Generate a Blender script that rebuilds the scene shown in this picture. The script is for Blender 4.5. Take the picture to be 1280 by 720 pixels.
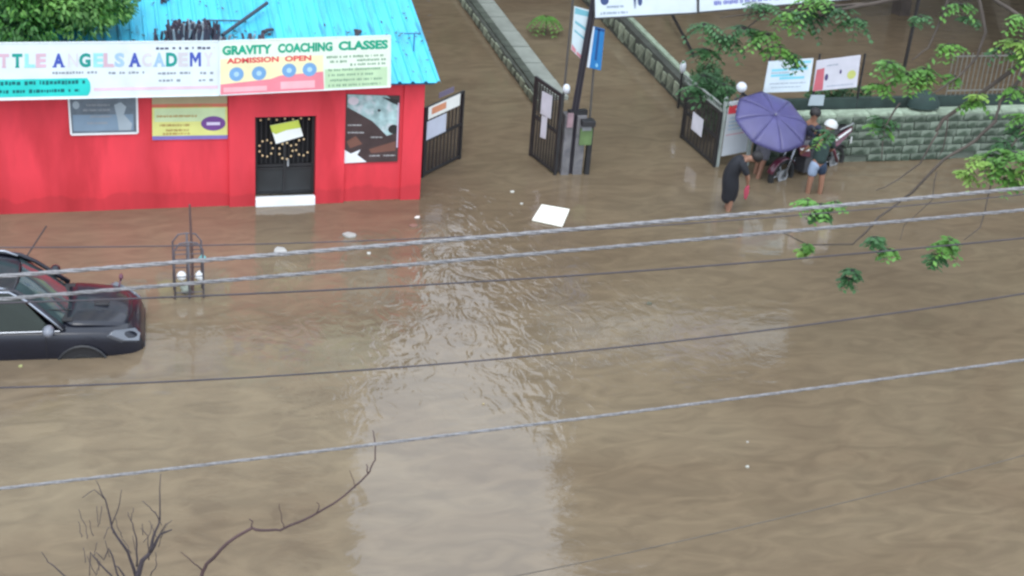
import bpy, math, random
from mathutils import Vector, Matrix, Quaternion
R = math.radians
rnd = random.Random(7)
S = bpy.context.scene
for o in list(bpy.data.objects): bpy.data.objects.remove(o)

# ------------------------------------------------------------------ camera
# world frame: X runs along the red shop front, Y away from the street, water level z = 0
F_PX, PITCH, ROLL, YAW, CH = 2000.0, R(27), R(4.5), R(16.3), 13.0
fw0 = Vector((0, math.cos(PITCH), -math.sin(PITCH))); rt0 = Vector((1, 0, 0)); up0 = rt0.cross(fw0)
rot = Matrix.Rotation(-YAW, 3, 'Z')
FW = rot @ fw0
RT = rot @ (math.cos(ROLL)*rt0 + math.sin(ROLL)*up0)
UP = rot @ (math.cos(ROLL)*up0 - math.sin(ROLL)*rt0)
CAM = Vector((0, 0, CH))
cd = bpy.data.cameras.new('camera'); co = bpy.data.objects.new('camera', cd); S.collection.objects.link(co)
m = Matrix((RT, UP, -FW)).transposed().to_4x4(); m.translation = CAM
co.matrix_world = m
cd.sensor_width = 36; cd.lens = F_PX/1280*36; cd.clip_start = .1; cd.clip_end = 2000
S.camera = co

# ------------------------------------------------------------------ light
SUN_EL, SUN_AZ = R(58), R(200)
w = bpy.data.worlds.new('World'); S.world = w; w.use_nodes = True
nt = w.node_tree; bg = nt.nodes['Background']
sky = nt.nodes.new('ShaderNodeTexSky'); sky.sky_type = 'NISHITA'; sky.sun_disc = False
sky.sun_elevation = SUN_EL; sky.sun_rotation = SUN_AZ; sky.dust_density = 4; sky.air_density = 1.2
hs = nt.nodes.new('ShaderNodeHueSaturation'); hs.inputs['Saturation'].default_value = .22   # cloud cover greys the sky
nt.links.new(sky.outputs[0], hs.inputs['Color'])
# an even cloud deck over the sky, slightly uneven
wtc = nt.nodes.new('ShaderNodeTexCoord'); wn = nt.nodes.new('ShaderNodeTexNoise'); wn.inputs['Scale'].default_value = 2.2; wn.inputs['Detail'].default_value = 5
nt.links.new(wtc.outputs['Generated'], wn.inputs[0])
wr = nt.nodes.new('ShaderNodeValToRGB'); wr.color_ramp.elements[0].position = .3; wr.color_ramp.elements[1].position = .7
wr.color_ramp.elements[0].color = (.72,.84,1.02,1); wr.color_ramp.elements[1].color = (.84,.93,1.04,1); nt.links.new(wn.outputs[0], wr.inputs[0])
wv = nt.nodes.new('ShaderNodeVectorMath'); wv.operation = 'SCALE'; wv.inputs['Scale'].default_value = 9.0; nt.links.new(wr.outputs[0], wv.inputs[0])
wx = nt.nodes.new('ShaderNodeMix'); wx.data_type = 'RGBA'; wx.inputs['Factor'].default_value = .85
nt.links.new(hs.outputs[0], wx.inputs[6]); nt.links.new(wv.outputs[0], wx.inputs[7]); nt.links.new(wx.outputs[2], bg.inputs[0])
bg.inputs[1].default_value = .13
sd = bpy.data.lights.new('sun', 'SUN'); sd.energy = .5; sd.angle = R(25); sd.color = (1, .97, .92)
so = bpy.data.objects.new('sun', sd); S.collection.objects.link(so)
sdir = Vector((math.sin(SUN_AZ)*math.cos(SUN_EL), math.cos(SUN_AZ)*math.cos(SUN_EL), math.sin(SUN_EL)))
so.rotation_euler = sdir.to_track_quat('Z', 'Y').to_euler()
S.view_settings.view_transform = 'Standard'; S.view_settings.look = 'None'
S.view_settings.exposure = 1.12; S.view_settings.gamma = 1
S.render.engine = 'CYCLES'
S.cycles.filter_width = 2.6
S.render.resolution_x = 1024; S.render.resolution_y = 576

# ------------------------------------------------------------------ helpers
def ray(px, py): return (FW*F_PX + RT*(px-640) + UP*(360-py)).normalized()
def gp(px, py, z=0.0):
    "point of the level plane z seen at a pixel of the 1280x720 photograph"
    d = ray(px, py); return CAM + d*((z-CH)/d.z)
def yp(px, py, Y):
    "point of the vertical plane y=Y"
    d = ray(px, py); return CAM + d*(Y/d.y)
def rp(px, py, dist):
    d = ray(px, py); return CAM + d*(dist/math.hypot(d.x, d.y))

def lin(c): return tuple((x/12.92 if x <= .04045 else ((x+.055)/1.055)**2.4) for x in c)
MATS = {}
def mat(name, col, rough=.6, var=.15, scale=3.0, bump=0.0, bscale=20.0, metal=0.0, stain=None, stain_s=1.5, stain_t=.55, stretch=None, spec=.5, two=None, coat=0):
    if name in MATS: return MATS[name]
    m = bpy.data.materials.new(name); m.use_nodes = True; t = m.node_tree; N = t.nodes; L = t.links
    b = N['Principled BSDF']; b.inputs['Roughness'].default_value = rough; b.inputs['Metallic'].default_value = metal
    b.inputs['Specular IOR Level'].default_value = spec
    if coat: b.inputs['Coat Weight'].default_value = coat; b.inputs['Coat Roughness'].default_value = .05
    tc = N.new('ShaderNodeTexCoord'); mp = N.new('ShaderNodeMapping'); L.new(tc.outputs['Object'], mp.inputs[0])
    if stretch: mp.inputs['Scale'].default_value = stretch
    n = N.new('ShaderNodeTexNoise'); n.inputs['Scale'].default_value = scale; n.inputs['Detail'].default_value = 6; L.new(mp.outputs[0], n.inputs[0])
    r = N.new('ShaderNodeValToRGB'); e = r.color_ramp.elements
    c2 = two or tuple(min(1, x*(1+var)) for x in col); c1 = tuple(x*(1-var) for x in col)
    e[0].position = .3; e[1].position = .7; e[0].color = (*c1, 1); e[1].color = (*c2, 1)
    L.new(n.outputs[0], r.inputs[0]); out = r.outputs[0]
    if stain:
        n2 = N.new('ShaderNodeTexNoise'); n2.inputs['Scale'].default_value = stain_s; n2.inputs['Detail'].default_value = 8; L.new(mp.outputs[0], n2.inputs[0])
        r2 = N.new('ShaderNodeValToRGB'); r2.color_ramp.elements[0].position = stain_t-.05; r2.color_ramp.elements[1].position = stain_t+.1
        L.new(n2.outputs[0], r2.inputs[0]); mx = N.new('ShaderNodeMix'); mx.data_type = 'RGBA'
        L.new(r2.outputs[0], mx.inputs['Factor']); L.new(out, mx.inputs[6]); mx.inputs[7].default_value = (*stain, 1); out = mx.outputs[2]
    oi = N.new('ShaderNodeObjectInfo'); hv = N.new('ShaderNodeHueSaturation')
    mr = N.new('ShaderNodeMapRange'); L.new(oi.outputs['Random'], mr.inputs[0]); mr.inputs[3].default_value = 1-var*.5; mr.inputs[4].default_value = 1+var*.5
    L.new(mr.outputs[0], hv.inputs['Value']); L.new(out, hv.inputs['Color']); L.new(hv.outputs[0], b.inputs['Base Color'])
    if bump:
        n3 = N.new('ShaderNodeTexNoise'); n3.inputs['Scale'].default_value = bscale; n3.inputs['Detail'].default_value = 5; L.new(mp.outputs[0], n3.inputs[0])
        bp = N.new('ShaderNodeBump'); bp.inputs['Strength'].default_value = bump; bp.inputs['Distance'].default_value = .02
        L.new(n3.outputs[0], bp.inputs['Height']); L.new(bp.outputs[0], b.inputs['Normal'])
    MATS[name] = m; return m

class MB:
    def __init__(s): s.v = []; s.f = []; s.smooth = False
    def add(s, vs, fs):
        k = len(s.v); s.v += [Vector(x) for x in vs]; s.f += [tuple(i+k for i in f) for f in fs]; return s
    def box(s, c, d, rz=0, M=None):
        c = Vector(c); dx, dy, dz = d[0]/2, d[1]/2, d[2]/2
        q = [Vector((a*dx, b*dy, e*dz)) for a in (-1, 1) for b in (-1, 1) for e in (-1, 1)]
        Mx = M or Matrix.Rotation(rz, 3, 'Z')
        return s.add([c + Mx @ p for p in q], [(0,1,3,2), (4,6,7,5), (0,4,5,1), (2,3,7,6), (0,2,6,4), (1,5,7,3)])
    def tube(s, pts, rad, n=8, cap=True):
        pts = [Vector(p) for p in pts]
        if not isinstance(rad, (list, tuple)): rad = [rad]*len(pts)
        k = len(s.v); prev = None
        for i, p in enumerate(pts):
            t = (pts[min(i+1, len(pts)-1)] - pts[max(i-1, 0)]).normalized()
            if prev is None:
                a = t.orthogonal().normalized()
            else:
                a = (prev - t*prev.dot(t)); a = a.normalized() if a.length > 1e-6 else t.orthogonal().normalized()
            prev = a; b = t.cross(a)
            for j in range(n):
                an = 2*math.pi*j/n; s.v.append(p + (a*math.cos(an) + b*math.sin(an))*rad[i])
        for i in range(len(pts)-1):
            for j in range(n):
                j2 = (j+1) % n; s.f.append((k+i*n+j, k+i*n+j2, k+(i+1)*n+j2, k+(i+1)*n+j))
        if cap:
            s.f.append(tuple(k+j for j in range(n))[::-1]); s.f.append(tuple(k+(len(pts)-1)*n+j for j in range(n)))
        return s
    def prism(s, poly, d):
        "poly: 3D ring, d: extrusion vector"
        n = len(poly); d = Vector(d); P = [Vector(p) for p in poly]
        return s.add(P + [p+d for p in P], [tuple(range(n)), tuple(range(2*n-1, n-1, -1))] + [(i, i+n, (i+1) % n+n, (i+1) % n) for i in range(n)])
    def ball(s, c, r, nu=12, nv=8, sc=(1,1,1), top=math.pi/2, bot=-math.pi/2):
        c = Vector(c); k = len(s.v)
        for i in range(nv+1):
            a = bot + (top-bot)*i/nv
            for j in range(nu):
                b = 2*math.pi*j/nu; s.v.append(c + Vector((math.cos(a)*math.cos(b)*r*sc[0], math.cos(a)*math.sin(b)*r*sc[1], math.sin(a)*r*sc[2])))
        for i in range(nv):
            for j in range(nu):
                j2 = (j+1) % nu; s.f.append((k+i*nu+j, k+i*nu+j2, k+(i+1)*nu+j2, k+(i+1)*nu+j))
        return s
    def ring(s, c, axis, R_, r, n=24, m=8):
        c = Vector(c); ax = Vector(axis).normalized(); a = ax.orthogonal().normalized(); b = ax.cross(a); k = len(s.v)
        for i in range(n):
            t = 2*math.pi*i/n; d = a*math.cos(t) + b*math.sin(t)
            for j in range(m):
                u = 2*math.pi*j/m; s.v.append(c + d*(R_ + r*math.cos(u)) + ax*r*math.sin(u))
        for i in range(n):
            for j in range(m):
                i2 = (i+1) % n; j2 = (j+1) % m; s.f.append((k+i*m+j, k+i2*m+j, k+i2*m+j2, k+i*m+j2))
        return s
    def mesh(s, name, m, smooth=False):
        me = bpy.data.meshes.new(name); me.from_pydata([tuple(v) for v in s.v], [], s.f)
        if m: me.materials.append(m)
        if smooth: me.shade_smooth()
        me.update(); return me
    def build(s, name, m, parent=None, smooth=False, kind=None, label=None, bevel=0, sub=0):
        o = bpy.data.objects.new(name, s.mesh(name, m, smooth)); S.collection.objects.link(o)
        if parent is not None: o.parent = parent
        if kind: o['kind'] = kind
        if label: o['label'] = label
        if bevel:
            b = o.modifiers.new('b', 'BEVEL'); b.width = bevel; b.segments = 2; b.limit_method = 'ANGLE'
        if sub:
            q = o.modifiers.new('s', 'SUBSURF'); q.levels = sub; q.render_levels = sub
        return o

def islands(mb, name, m_, parent):
    "every separate printed shape becomes a part of its own"
    p = list(range(len(mb.v)))
    def fd(a):
        while p[a] != a: p[a] = p[p[a]]; a = p[a]
        return a
    for f in mb.f:
        for q in f[1:]: p[fd(q)] = fd(f[0])
    g = {}
    for f in mb.f: g.setdefault(fd(f[0]), []).append(f)
    for fs in g.values():
        ids = sorted({i for f in fs for i in f}); ix = {a: b for b, a in enumerate(ids)}
        q = MB(); q.v = [mb.v[i] for i in ids]; q.f = [tuple(ix[i] for i in f) for f in fs]; q.build(name, m_, parent)
def tag(o, label, cat, group=None, kind=None):
    if label: o['label'] = label
    if cat: o['category'] = cat
    if group: o['group'] = group
    if kind: o['kind'] = kind
    return o
def thing(name, label, cat, loc=(0,0,0), rz=0, group=None):
    o = bpy.data.objects.new(name, None); S.collection.objects.link(o); o.location = loc; o.rotation_euler = (0, 0, rz)
    o.empty_display_size = .1
    return tag(o, label, cat, group)
def share(name, me, parent, loc=(0,0,0), rz=0, kind=None):
    o = bpy.data.objects.new(name, me); S.collection.objects.link(o); o.parent = parent; o.location = loc; o.rotation_euler = (0,0,rz)
    if kind: o['kind'] = kind
    return o
def copy_thing(t, loc, rz, label):
    c = t.copy(); S.collection.objects.link(c); c.location = loc; c.rotation_euler = (0,0,rz); c['label'] = label
    for ch in t.children:
        d = ch.copy(); S.collection.objects.link(d); d.parent = c
        for g in ch.children:
            e = g.copy(); S.collection.objects.link(e); e.parent = d
    return c

# printed boards ----------------------------------------------------
_glyph = {}
def glyph(ch, bold=.03):
    if (ch, bold) in _glyph: return _glyph[ch, bold]
    c = bpy.data.curves.new('g', 'FONT'); c.body = ch; c.size = 1; c.offset = bold; c.resolution_u = 3
    o = bpy.data.objects.new('g', c); S.collection.objects.link(o)
    dg = bpy.context.evaluated_depsgraph_get(); me = bpy.data.meshes.new_from_object(o.evaluated_get(dg))
    vs = [(v.co.x, v.co.y) for v in me.vertices]; fs = [tuple(p.vertices) for p in me.polygons]
    bpy.data.objects.remove(o); bpy.data.curves.remove(c); bpy.data.meshes.remove(me)
    _glyph[ch, bold] = (vs, fs); return vs, fs
class Board:
    "a flat board through four corners; u to the right, v downwards, 0..1"
    def __init__(s, TL, TR, BR, BL, origin=Vector((0,0,0))):
        s.c = [Vector(p)-Vector(origin) for p in (TL, TR, BR, BL)]
        s.n = (s.c[1]-s.c[0]).cross(s.c[3]-s.c[0]).normalized()
        if (s.n.dot(CAM - Vector(origin) - s.c[0])) < 0: s.n = -s.n
    def p(s, u, v, k=0.0):
        a = s.c[0].lerp(s.c[1], u); b = s.c[3].lerp(s.c[2], u); return a.lerp(b, v) + s.n*k
    def slab(s, m_, parent, th=.03, name='panel'):
        return MB().prism([s.p(0,0), s.p(1,0), s.p(1,1), s.p(0,1)], -s.n*th).build(name, m_, parent)
    def rect(s, mb, u0, v0, u1, v1, k=.003): mb.add([s.p(u0,v0,k), s.p(u1,v0,k), s.p(u1,v1,k), s.p(u0,v1,k)], [(0,1,2,3)])
    def poly(s, mb, pts, k=.003): mb.add([s.p(u,v,k) for u,v in pts], [tuple(range(len(pts)))])
    def disc(s, mb, u, v, ru, rv, k=.004, n=20): s.poly(mb, [(u+ru*math.cos(2*math.pi*i/n), v+rv*math.sin(2*math.pi*i/n)) for i in range(n)], k)
    def text(s, mb, body, u0, v0, u1, v1, k=.006, bold=.03):
        vs, fs = glyph(body, bold)
        x0 = min(a for a,_ in vs); x1 = max(a for a,_ in vs); y0 = min(b for _,b in vs); y1 = max(b for _,b in vs)
        mb.add([s.p(u0+(x-x0)/(x1-x0)*(u1-u0), v1-(y-y0)/(y1-y0)*(v1-v0), k) for x,y in vs], fs)
    def dashes(s, mb, u0, v, u1, h, k=.005, seed=1, gap=.25):
        "a line of print too small to read: short uneven marks"
        r = random.Random(seed); u = u0
        while u < u1:
            wd = r.uniform(.004, .012)*1.0
            s.rect(mb, u, v-h*r.uniform(.3,.5), min(u+wd, u1), v+h*r.uniform(.3,.5), k); u += wd + (r.uniform(.002,.004) if r.random() > gap else .012)

white = mat('white paint', (.78,.80,.80), .5, .06)
board_white = mat('board white', (.68,.75,.76), .45, .05, stain=(.62,.66,.64), stain_s=2, stain_t=.62)
blackm = mat('black metal', (.02,.02,.022), .5, .3)
darkgrey = mat('dark grey metal', (.05,.05,.055), .5, .3)
greym = mat('grey metal', (.25,.26,.27), .45, .2)
concrete = mat('grey concrete', (.27,.27,.25), .85, .2, bump=.4, stain=(.10,.12,.08), stain_s=2.5, stain_t=.55)
def ink(name, c): return mat('ink '+name, c, .55, .08)

# ------------------------------------------------------------------ setting: flood water, ground below
wm = bpy.data.materials.new('muddy flood water'); wm.use_nodes = True; t = wm.node_tree; N = t.nodes; L = t.links
b = N['Principled BSDF']; b.inputs['Roughness'].default_value = .035; b.inputs['IOR'].default_value = 1.46
tc = N.new('ShaderNodeTexCoord')
def noise(sc, det=3, stretch=(1,1,1), rz=0, dist=0.0):
    mp = N.new('ShaderNodeMapping'); mp.inputs['Scale'].default_value = stretch; mp.inputs['Rotation'].default_value = (0,0,rz)
    L.new(tc.outputs['Object'], mp.inputs[0]); n = N.new('ShaderNodeTexNoise'); n.inputs['Scale'].default_value = sc; n.inputs['Detail'].default_value = det
    n.inputs['Distortion'].default_value = dist; L.new(mp.outputs[0], n.inputs[0]); return n.outputs[0]
def ramp(src, p0, c0, p1, c1):
    r = N.new('ShaderNodeValToRGB'); e = r.color_ramp.elements; e[0].position = p0; e[1].position = p1; e[0].color = (*c0,1); e[1].color = (*c1,1)
    L.new(src, r.inputs[0]); return r.outputs[0]
big = ramp(noise(.13, 5, (1,1.6,1), R(10), 1.0), .35, (.146,.107,.070), .65, (.180,.140,.093))
fine = ramp(noise(1.1, 6, (1,2.2,1), R(12), 1.5), .35, (.86,.86,.86), .68, (1.1,1.1,1.08))
mx = N.new('ShaderNodeMix'); mx.data_type = 'RGBA'; mx.blend_type = 'MULTIPLY'; mx.inputs['Factor'].default_value = 1
L.new(big, mx.inputs[6]); L.new(fine, mx.inputs[7]); L.new(mx.outputs[2], b.inputs['Base Color'])
def mth(op, a, b_):
    n = N.new('ShaderNodeMath'); n.operation = op
    for i, q in enumerate((a, b_)):
        if isinstance(q, (int, float)): n.inputs[i].default_value = q
        else: L.new(q, n.inputs[i])
    return n.outputs[0]
n1 = noise(1.5, 2, (1,1.9,1), R(-8), .6); n2 = noise(5.0, 3, (1,2.0,1), R(14), .8); n3 = noise(.5, 2, (1,1.3,1), R(20), .3)
msk = ramp(noise(.22, 3, (1,1,1), 0, .5), .42, (.25,)*3, .62, (1,)*3)
h = mth('ADD', mth('MULTIPLY', n1, 1.0), mth('ADD', mth('MULTIPLY', mth('MULTIPLY', n2, msk), .26), mth('MULTIPLY', n3, 1.2)))
vs_ = N.new('ShaderNodeVectorMath'); vs_.operation = 'DISTANCE'; L.new(tc.outputs['Object'], vs_.inputs[0]); vs_.inputs[1].default_value = tuple(gp(585,350))
near_ = ramp(mth('MULTIPLY', vs_.outputs['Value'], .1), .15, (1,1,1), .62, (0,0,0))     # choppy patch where the lane's current enters the street
n4 = noise(1.9, 2, (1.5,1,1), R(35), 1.8); n5 = noise(11, 3, (1,2.2,1), R(5), .6)
h = mth('ADD', h, mth('ADD', mth('MULTIPLY', mth('MULTIPLY', n4, near_), 3.2), mth('MULTIPLY', mth('MULTIPLY', n5, msk), .16)))
bp_ = N.new('ShaderNodeBump'); bp_.inputs['Strength'].default_value = 1.0; bp_.inputs['Distance'].default_value = .0065
L.new(h, bp_.inputs['Height']); L.new(bp_.outputs[0], b.inputs['Normal'])
MB().add([(-300,-300,0),(300,-300,0),(300,300,0),(-300,300,0)], [(0,1,2,3)]).build('flood_water', wm, kind='structure')
MB().add([(-300,-300,-1.2),(300,-300,-1.2),(300,300,-1.2),(-300,300,-1.2)], [(0,1,2,3)]).build('ground', mat('mud', (.15,.11,.08), .9), kind='structure')

# ------------------------------------------------------------------ red shop building
YF = 28.5
def fx(px, py, Y=YF):
    q = yp(px, py, Y); return q.x, q.z
red = mat('red painted plaster', (.70,.042,.062), .7, .14, scale=1.2, bump=.15, bscale=12, stain=(.56,.028,.042), stain_s=1.1, stain_t=.55, stretch=(1.3,1,.35))
XR = fx(524,247)[0]; XL = -9.0
zb = -.4
x286 = fx(286,200)[0]; x430 = fx(430,190)[0]; dx0 = fx(318.5,200)[0]; dx1 = fx(394,200)[0]
dz0 = fx(356,244)[1]; dz1 = fx(356,144)[1]; zt = fx(520,106)[1] + .05
_t = red.node_tree; _b = _t.nodes['Principled BSDF']; _src = _b.inputs['Base Color'].links[0].from_socket
_g = _t.nodes.new('ShaderNodeNewGeometry'); _sx = _t.nodes.new('ShaderNodeSeparateXYZ'); _t.links.new(_g.outputs['Position'], _sx.inputs[0])
_nz = _t.nodes.new('ShaderNodeTexNoise'); _nz.inputs['Scale'].default_value = 1.6; _nz.inputs['Detail'].default_value = 7; _t.links.new(_g.outputs['Position'], _nz.inputs[0])
_ma = _t.nodes.new('ShaderNodeMath'); _ma.operation = 'MULTIPLY_ADD'; _t.links.new(_nz.outputs[0], _ma.inputs[0]); _ma.inputs[1].default_value = -.5; _t.links.new(_sx.outputs['Z'], _ma.inputs[2])
_rr = _t.nodes.new('ShaderNodeValToRGB'); _e = _rr.color_ramp.elements; _e[0].position = 0; _e[0].color = (.74,.66,.64,1); _e[1].position = .6; _e[1].color = (1,1,1,1); _e2 = _rr.color_ramp.elements.new(.06); _e2.color = (.90,.80,.78,1)
_t.links.new(_ma.outputs[0], _rr.inputs[0]); _mx = _t.nodes.new('ShaderNodeMix'); _mx.data_type = 'RGBA'; _mx.blend_type = 'MULTIPLY'; _mx.inputs['Factor'].default_value = 1
_t.links.new(_src, _mx.inputs[6]); _t.links.new(_rr.outputs[0], _mx.inputs[7]); _t.links.new(_mx.outputs[2], _b.inputs['Base Color'])   # wet tide mark low on the wall
shop = thing('red_shop_building', 'low red plastered building with a blue corrugated roof and a black door', 'building', (XR,YF,0))
so_ = Vector((XR,YF,0))
def loc(p): return Vector(p)-so_
wl = MB()
def wbox(x0,x1,y0,y1,z0,z1): wl.box(loc(((x0+x1)/2,(y0+y1)/2,(z0+z1)/2)), (x1-x0,y1-y0,z1-z0))
wbox(XL, x286, YF, YF+.25, zb, zt)
wbox(x286, dx0, YF-.07, YF+.25, zb, zt); wbox(dx1, x430, YF-.07, YF+.25, zb, zt); wbox(dx0, dx1, YF-.07, YF+.25, dz1, zt)
xw1 = fx(500,160)[0]
wbox(x430, xw1+.05, YF+.0, YF+.25, zb, zt); wbox(xw1+.05, XR, YF-.05, YF+.25, zb, zt)
wbox(XR-.25, XR-.003, YF+.253, YF+7.5, zb, zt); wbox(XL, XL+.25, YF+.253, YF+7.5, zb, zt); wbox(XL+.253, XR-.253, YF+7.25, YF+7.5, zb, zt)
wl.build('wall', red, shop)
MB().box(loc((XL+.9, YF-.03, 1)), (.25,.06,2.2)).build('pilaster', red, shop)
stp = MB().box(loc(((dx0+dx1)/2, YF-.06, (zb+dz0)/2)), (dx1-dx0-.006,.12,dz0-zb)).build('step', white, shop, bevel=.015)
# door: black steel leaf, grille above, solid panel below
dd = MB(); dw = dx1-dx0; dh = dz1-dz0; dxc = (dx0+dx1)/2; DY = YF+.10
for sx in (-1,0,1): dd.box(loc((dxc+sx*(dw/2-.03), DY, dz0+dh/2)), (.055,.05,dh-.01))
for fz in (0.015,.32,.36,.97): dd.box(loc((dxc, DY+.003, dz0+dh*fz)), (dw-.01,.04,.05))
door = dd.build('door', blackm, shop)
MB().box(loc((dxc, DY+.01, dz0+dh*.17)), (dw-.08,.02,dh*.30)).build('lower_panel', mat('black sheet', (.025,.028,.03), .4, .2), door)
MB().box(loc((dxc, DY+.14, dz0+dh*.5)), (dw,.02,dh)).build('interior_shade', mat('interior shade', (.012,.012,.014), .9), door)  # black sheet behind the grille, the interior's shade put into its colour
gr = MB()
for i in range(13): gr.box(loc((dx0+.05+(dw-.1)*i/12, DY, dz0+dh*.665)), (.014,.02,dh*.60))
gr.build('grille', blackm, door)
gold = mat('gold paint', (.75,.55,.30), .4, .2)
gme = MB().ball((0,0,0), .021, 6, 4).mesh('ornament', gold, True)
for cx, cz in ((-.36,.58),(.02,.54),(.34,.58)):
    for k in range(9):
        if cx > .3 and k in (0,1): continue
        a = 2*math.pi*k/9; share('ornament', gme, door, loc((dxc+cx+.13*math.cos(a), DY-.03, dz0+dh*cz+.17*math.sin(a))))
for k in range(7): share('ornament', gme, door, loc((dx0+.12+k*(dw-.24)/6, DY-.03, dz0+dh*.93+.02*(k % 2))))
share('door_handle', MB().box((0,0,0), (.03,.05,.14)).mesh('door_handle', greym), door, loc((dxc+.06, DY-.05, dz0+dh*.40)))
# roof
YE = YF-.35
cor = yp(551,103,YE); xe, ze = cor.x, cor.z
d = ray(514,0); back = CAM + d*(xe/d.x)
slope = (back.z-ze)/(back.y-YE)
print('roof slope', slope, 'eave', xe, ze, 'back', back, 'zt', zt, 'door', dw, dh, 'XR', XR)
slope = max(.12, min(.6, slope)); RL = 7.2
cy = mat('blue roof sheet', (.06,.48,.68), .42, .14, scale=2, stain=(.05,.30,.44), stain_s=2.2, stain_t=.60, stretch=(3,.4,1))
def sheet_mesh(wd, up):
    mb = MB(); n = int(round(wd/.25)); prof = []
    for i in range(n):
        x = i*.25; prof += [(x,0),(x+.17,0),(x+.19,.035),(x+.23,.035)]
    prof.append((n*.25, 0))
    k = len(prof)
    for y in (0, RL):
        for x, z in prof: mb.v.append(Vector((x-n*.25, y, z + y*slope)))
    for i in range(k-1): mb.f.append((i, i+1, k+i+1, k+i))
    for y in (0, RL):
        for x, z in prof: mb.v.append(Vector((x-n*.25, y, z + y*slope-.006)))
    for i in range(k-1): mb.f.append((2*k+i, 3*k+i, 3*k+i+1, 2*k+i+1))
    for i in range(k-1): mb.f.append((i, 2*k+i, 2*k+i+1, i+1))
    return mb
sm = sheet_mesh(1.0, 1).mesh('roof_sheet', cy)
x = xe; i = 0
roof = MB().box(loc(((XL+xe)/2, YE+.12, ze-.045)), (xe-XL-.2,.06,.05)).build('roof', mat('eave shadow blue', (.02,.07,.15), .5), shop)  # eave strip, the underside's dark blue shadow put into its colour
while x > XL+.5:
    o = share('roof_sheet', sm, roof, loc((x, YE, ze + .004*(i % 2) + rnd.uniform(-.004,.004)))); o.rotation_euler = (0,0,rnd.uniform(-.003,.003)); x -= 1.0-.03; i += 1
MB().tube([loc((XL, YE+RL, ze+RL*slope+.03)), loc((xe, YE+RL, ze+RL*slope+.03))], .09, 8).build('roof_ridge', cy, roof)
fa = MB(); fa.box(loc(((XL+XR)/2, YF+.3, (zt+ze)/2+.0)), (XR-XL-.1,.1,.18)); fa.build('eave_beam', mat('eave shadow blue', (.02,.07,.15), .5), roof)
# small bracket and screws on the roof
rb = thing('roof_bracket', 'small bent steel bracket bolted near the right edge of the blue roof', 'bracket', (0,0,0))
def roofpt(px, py, lift=.03):
    "point on the roof slope seen at a pixel"
    d = ray(px, py); n = Vector((0,-slope,1)); p0 = Vector((0,YE,ze+lift)); tt = (p0-CAM).dot(n)/d.dot(n); return CAM + d*tt
p = roofpt(517,64); rb.location = p
MB().tube([(0,0,0),(0,0,.35)], .014, 6).tube([(-.2,0,.36),(.12,0,.36)], .014, 6).build('upright', mat('blue steel', (.03,.12,.25), .5), rb)
for j, (px, py, lb) in enumerate(((445,42,'dark lump of debris just above the right part of the coaching board'),(335,42,'small dark lump of debris behind the centre of the coaching board'),(207,2,'dark leaf litter clump at the top left of the blue roof'))):
    q = roofpt(px, py); mb = MB()
    for k in range(7): mb.box((rnd.uniform(-.08,.08), rnd.uniform(-.06,.06), rnd.uniform(.0,.08)), (rnd.uniform(.04,.12), rnd.uniform(.03,.08), rnd.uniform(.02,.06)), rnd.uniform(0,3))
    o = mb.build('debris_clump', mat('dark debris', (.06,.05,.06), .9, .3)); o.location = q; tag(o, lb, 'debris')
lt = MB()
for k in range(150):
    q = roofpt(rnd.choice([rnd.uniform(160,500), rnd.uniform(160,340), rnd.uniform(480,540)]), rnd.choice([rnd.uniform(0,95), rnd.gauss(44,5)]), .045); a = rnd.uniform(0,6.3); l_ = rnd.uniform(.02,.06); u_ = Vector((math.cos(a), math.sin(a), slope*math.sin(a)))*l_; w_ = Vector((-math.sin(a), math.cos(a), slope*math.cos(a)))*l_*.4
    lt.add([q-u_, q+w_, q+u_+Vector((0,0,.01)), q-w_], [(0,1,2,3)])
tag(lt.build('leaf_litter', mat('dry leaf litter', (.06,.05,.04), .9, .4)), 'scattered dry leaf litter lying over the blue corrugated roof', 'leaf litter', kind='stuff')
# heap of dry stalks + leaning bar behind the white board
hp = thing('stalk_heap', 'heap of dark dry stalks piled on the roof behind the white school board', 'debris', roofpt(235,50))
mb = MB(); mp2 = MB(); h0 = Vector(hp.location)
for k in range(150):
    px = rnd.choice([rnd.uniform(192,280), rnd.gauss(225,8), rnd.gauss(252,7), rnd.uniform(215,330)]); hgt = .40 if px < 275 else .12
    if px < 212: hgt = .2
    q = roofpt(px, 50+rnd.uniform(-2,3)) - h0
    (mb if k % 4 else mp2).tube([q, q+Vector((rnd.uniform(-.05,.05), rnd.uniform(-.1,.15), hgt*rnd.uniform(.55,1.0))) + Vector((rnd.uniform(-.03,.03),0,0))], [.03,.022], 5)
mb.build('stalks', mat('dark stalks', (.07,.055,.075), .9, .3), hp, kind='stuff'); mp2.build('pale_stalks', mat('pale stalks', (.30,.33,.36), .9, .3), hp, kind='stuff')
o = MB().tube([roofpt(278,44,.1)-roofpt(334,11,.1), (0,0,.12)], .04, 6).build('metal_bar', mat('dark bar', (.03,.04,.06), .5)); o.location = roofpt(334,11,.1)
tag(o, 'dark metal bar lying slantwise on the blue roof', 'bar')
o = MB().tube([(0,0,0), roofpt(306,26,.05)-roofpt(252,25,.05)], .016, 6).build('thin_rod', mat('dark bar', (.03,.04,.06), .5)); o.location = roofpt(252,25,.05)
tag(o, 'thin rod lying level across the blue roof behind the stalk heap', 'rod')

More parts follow.
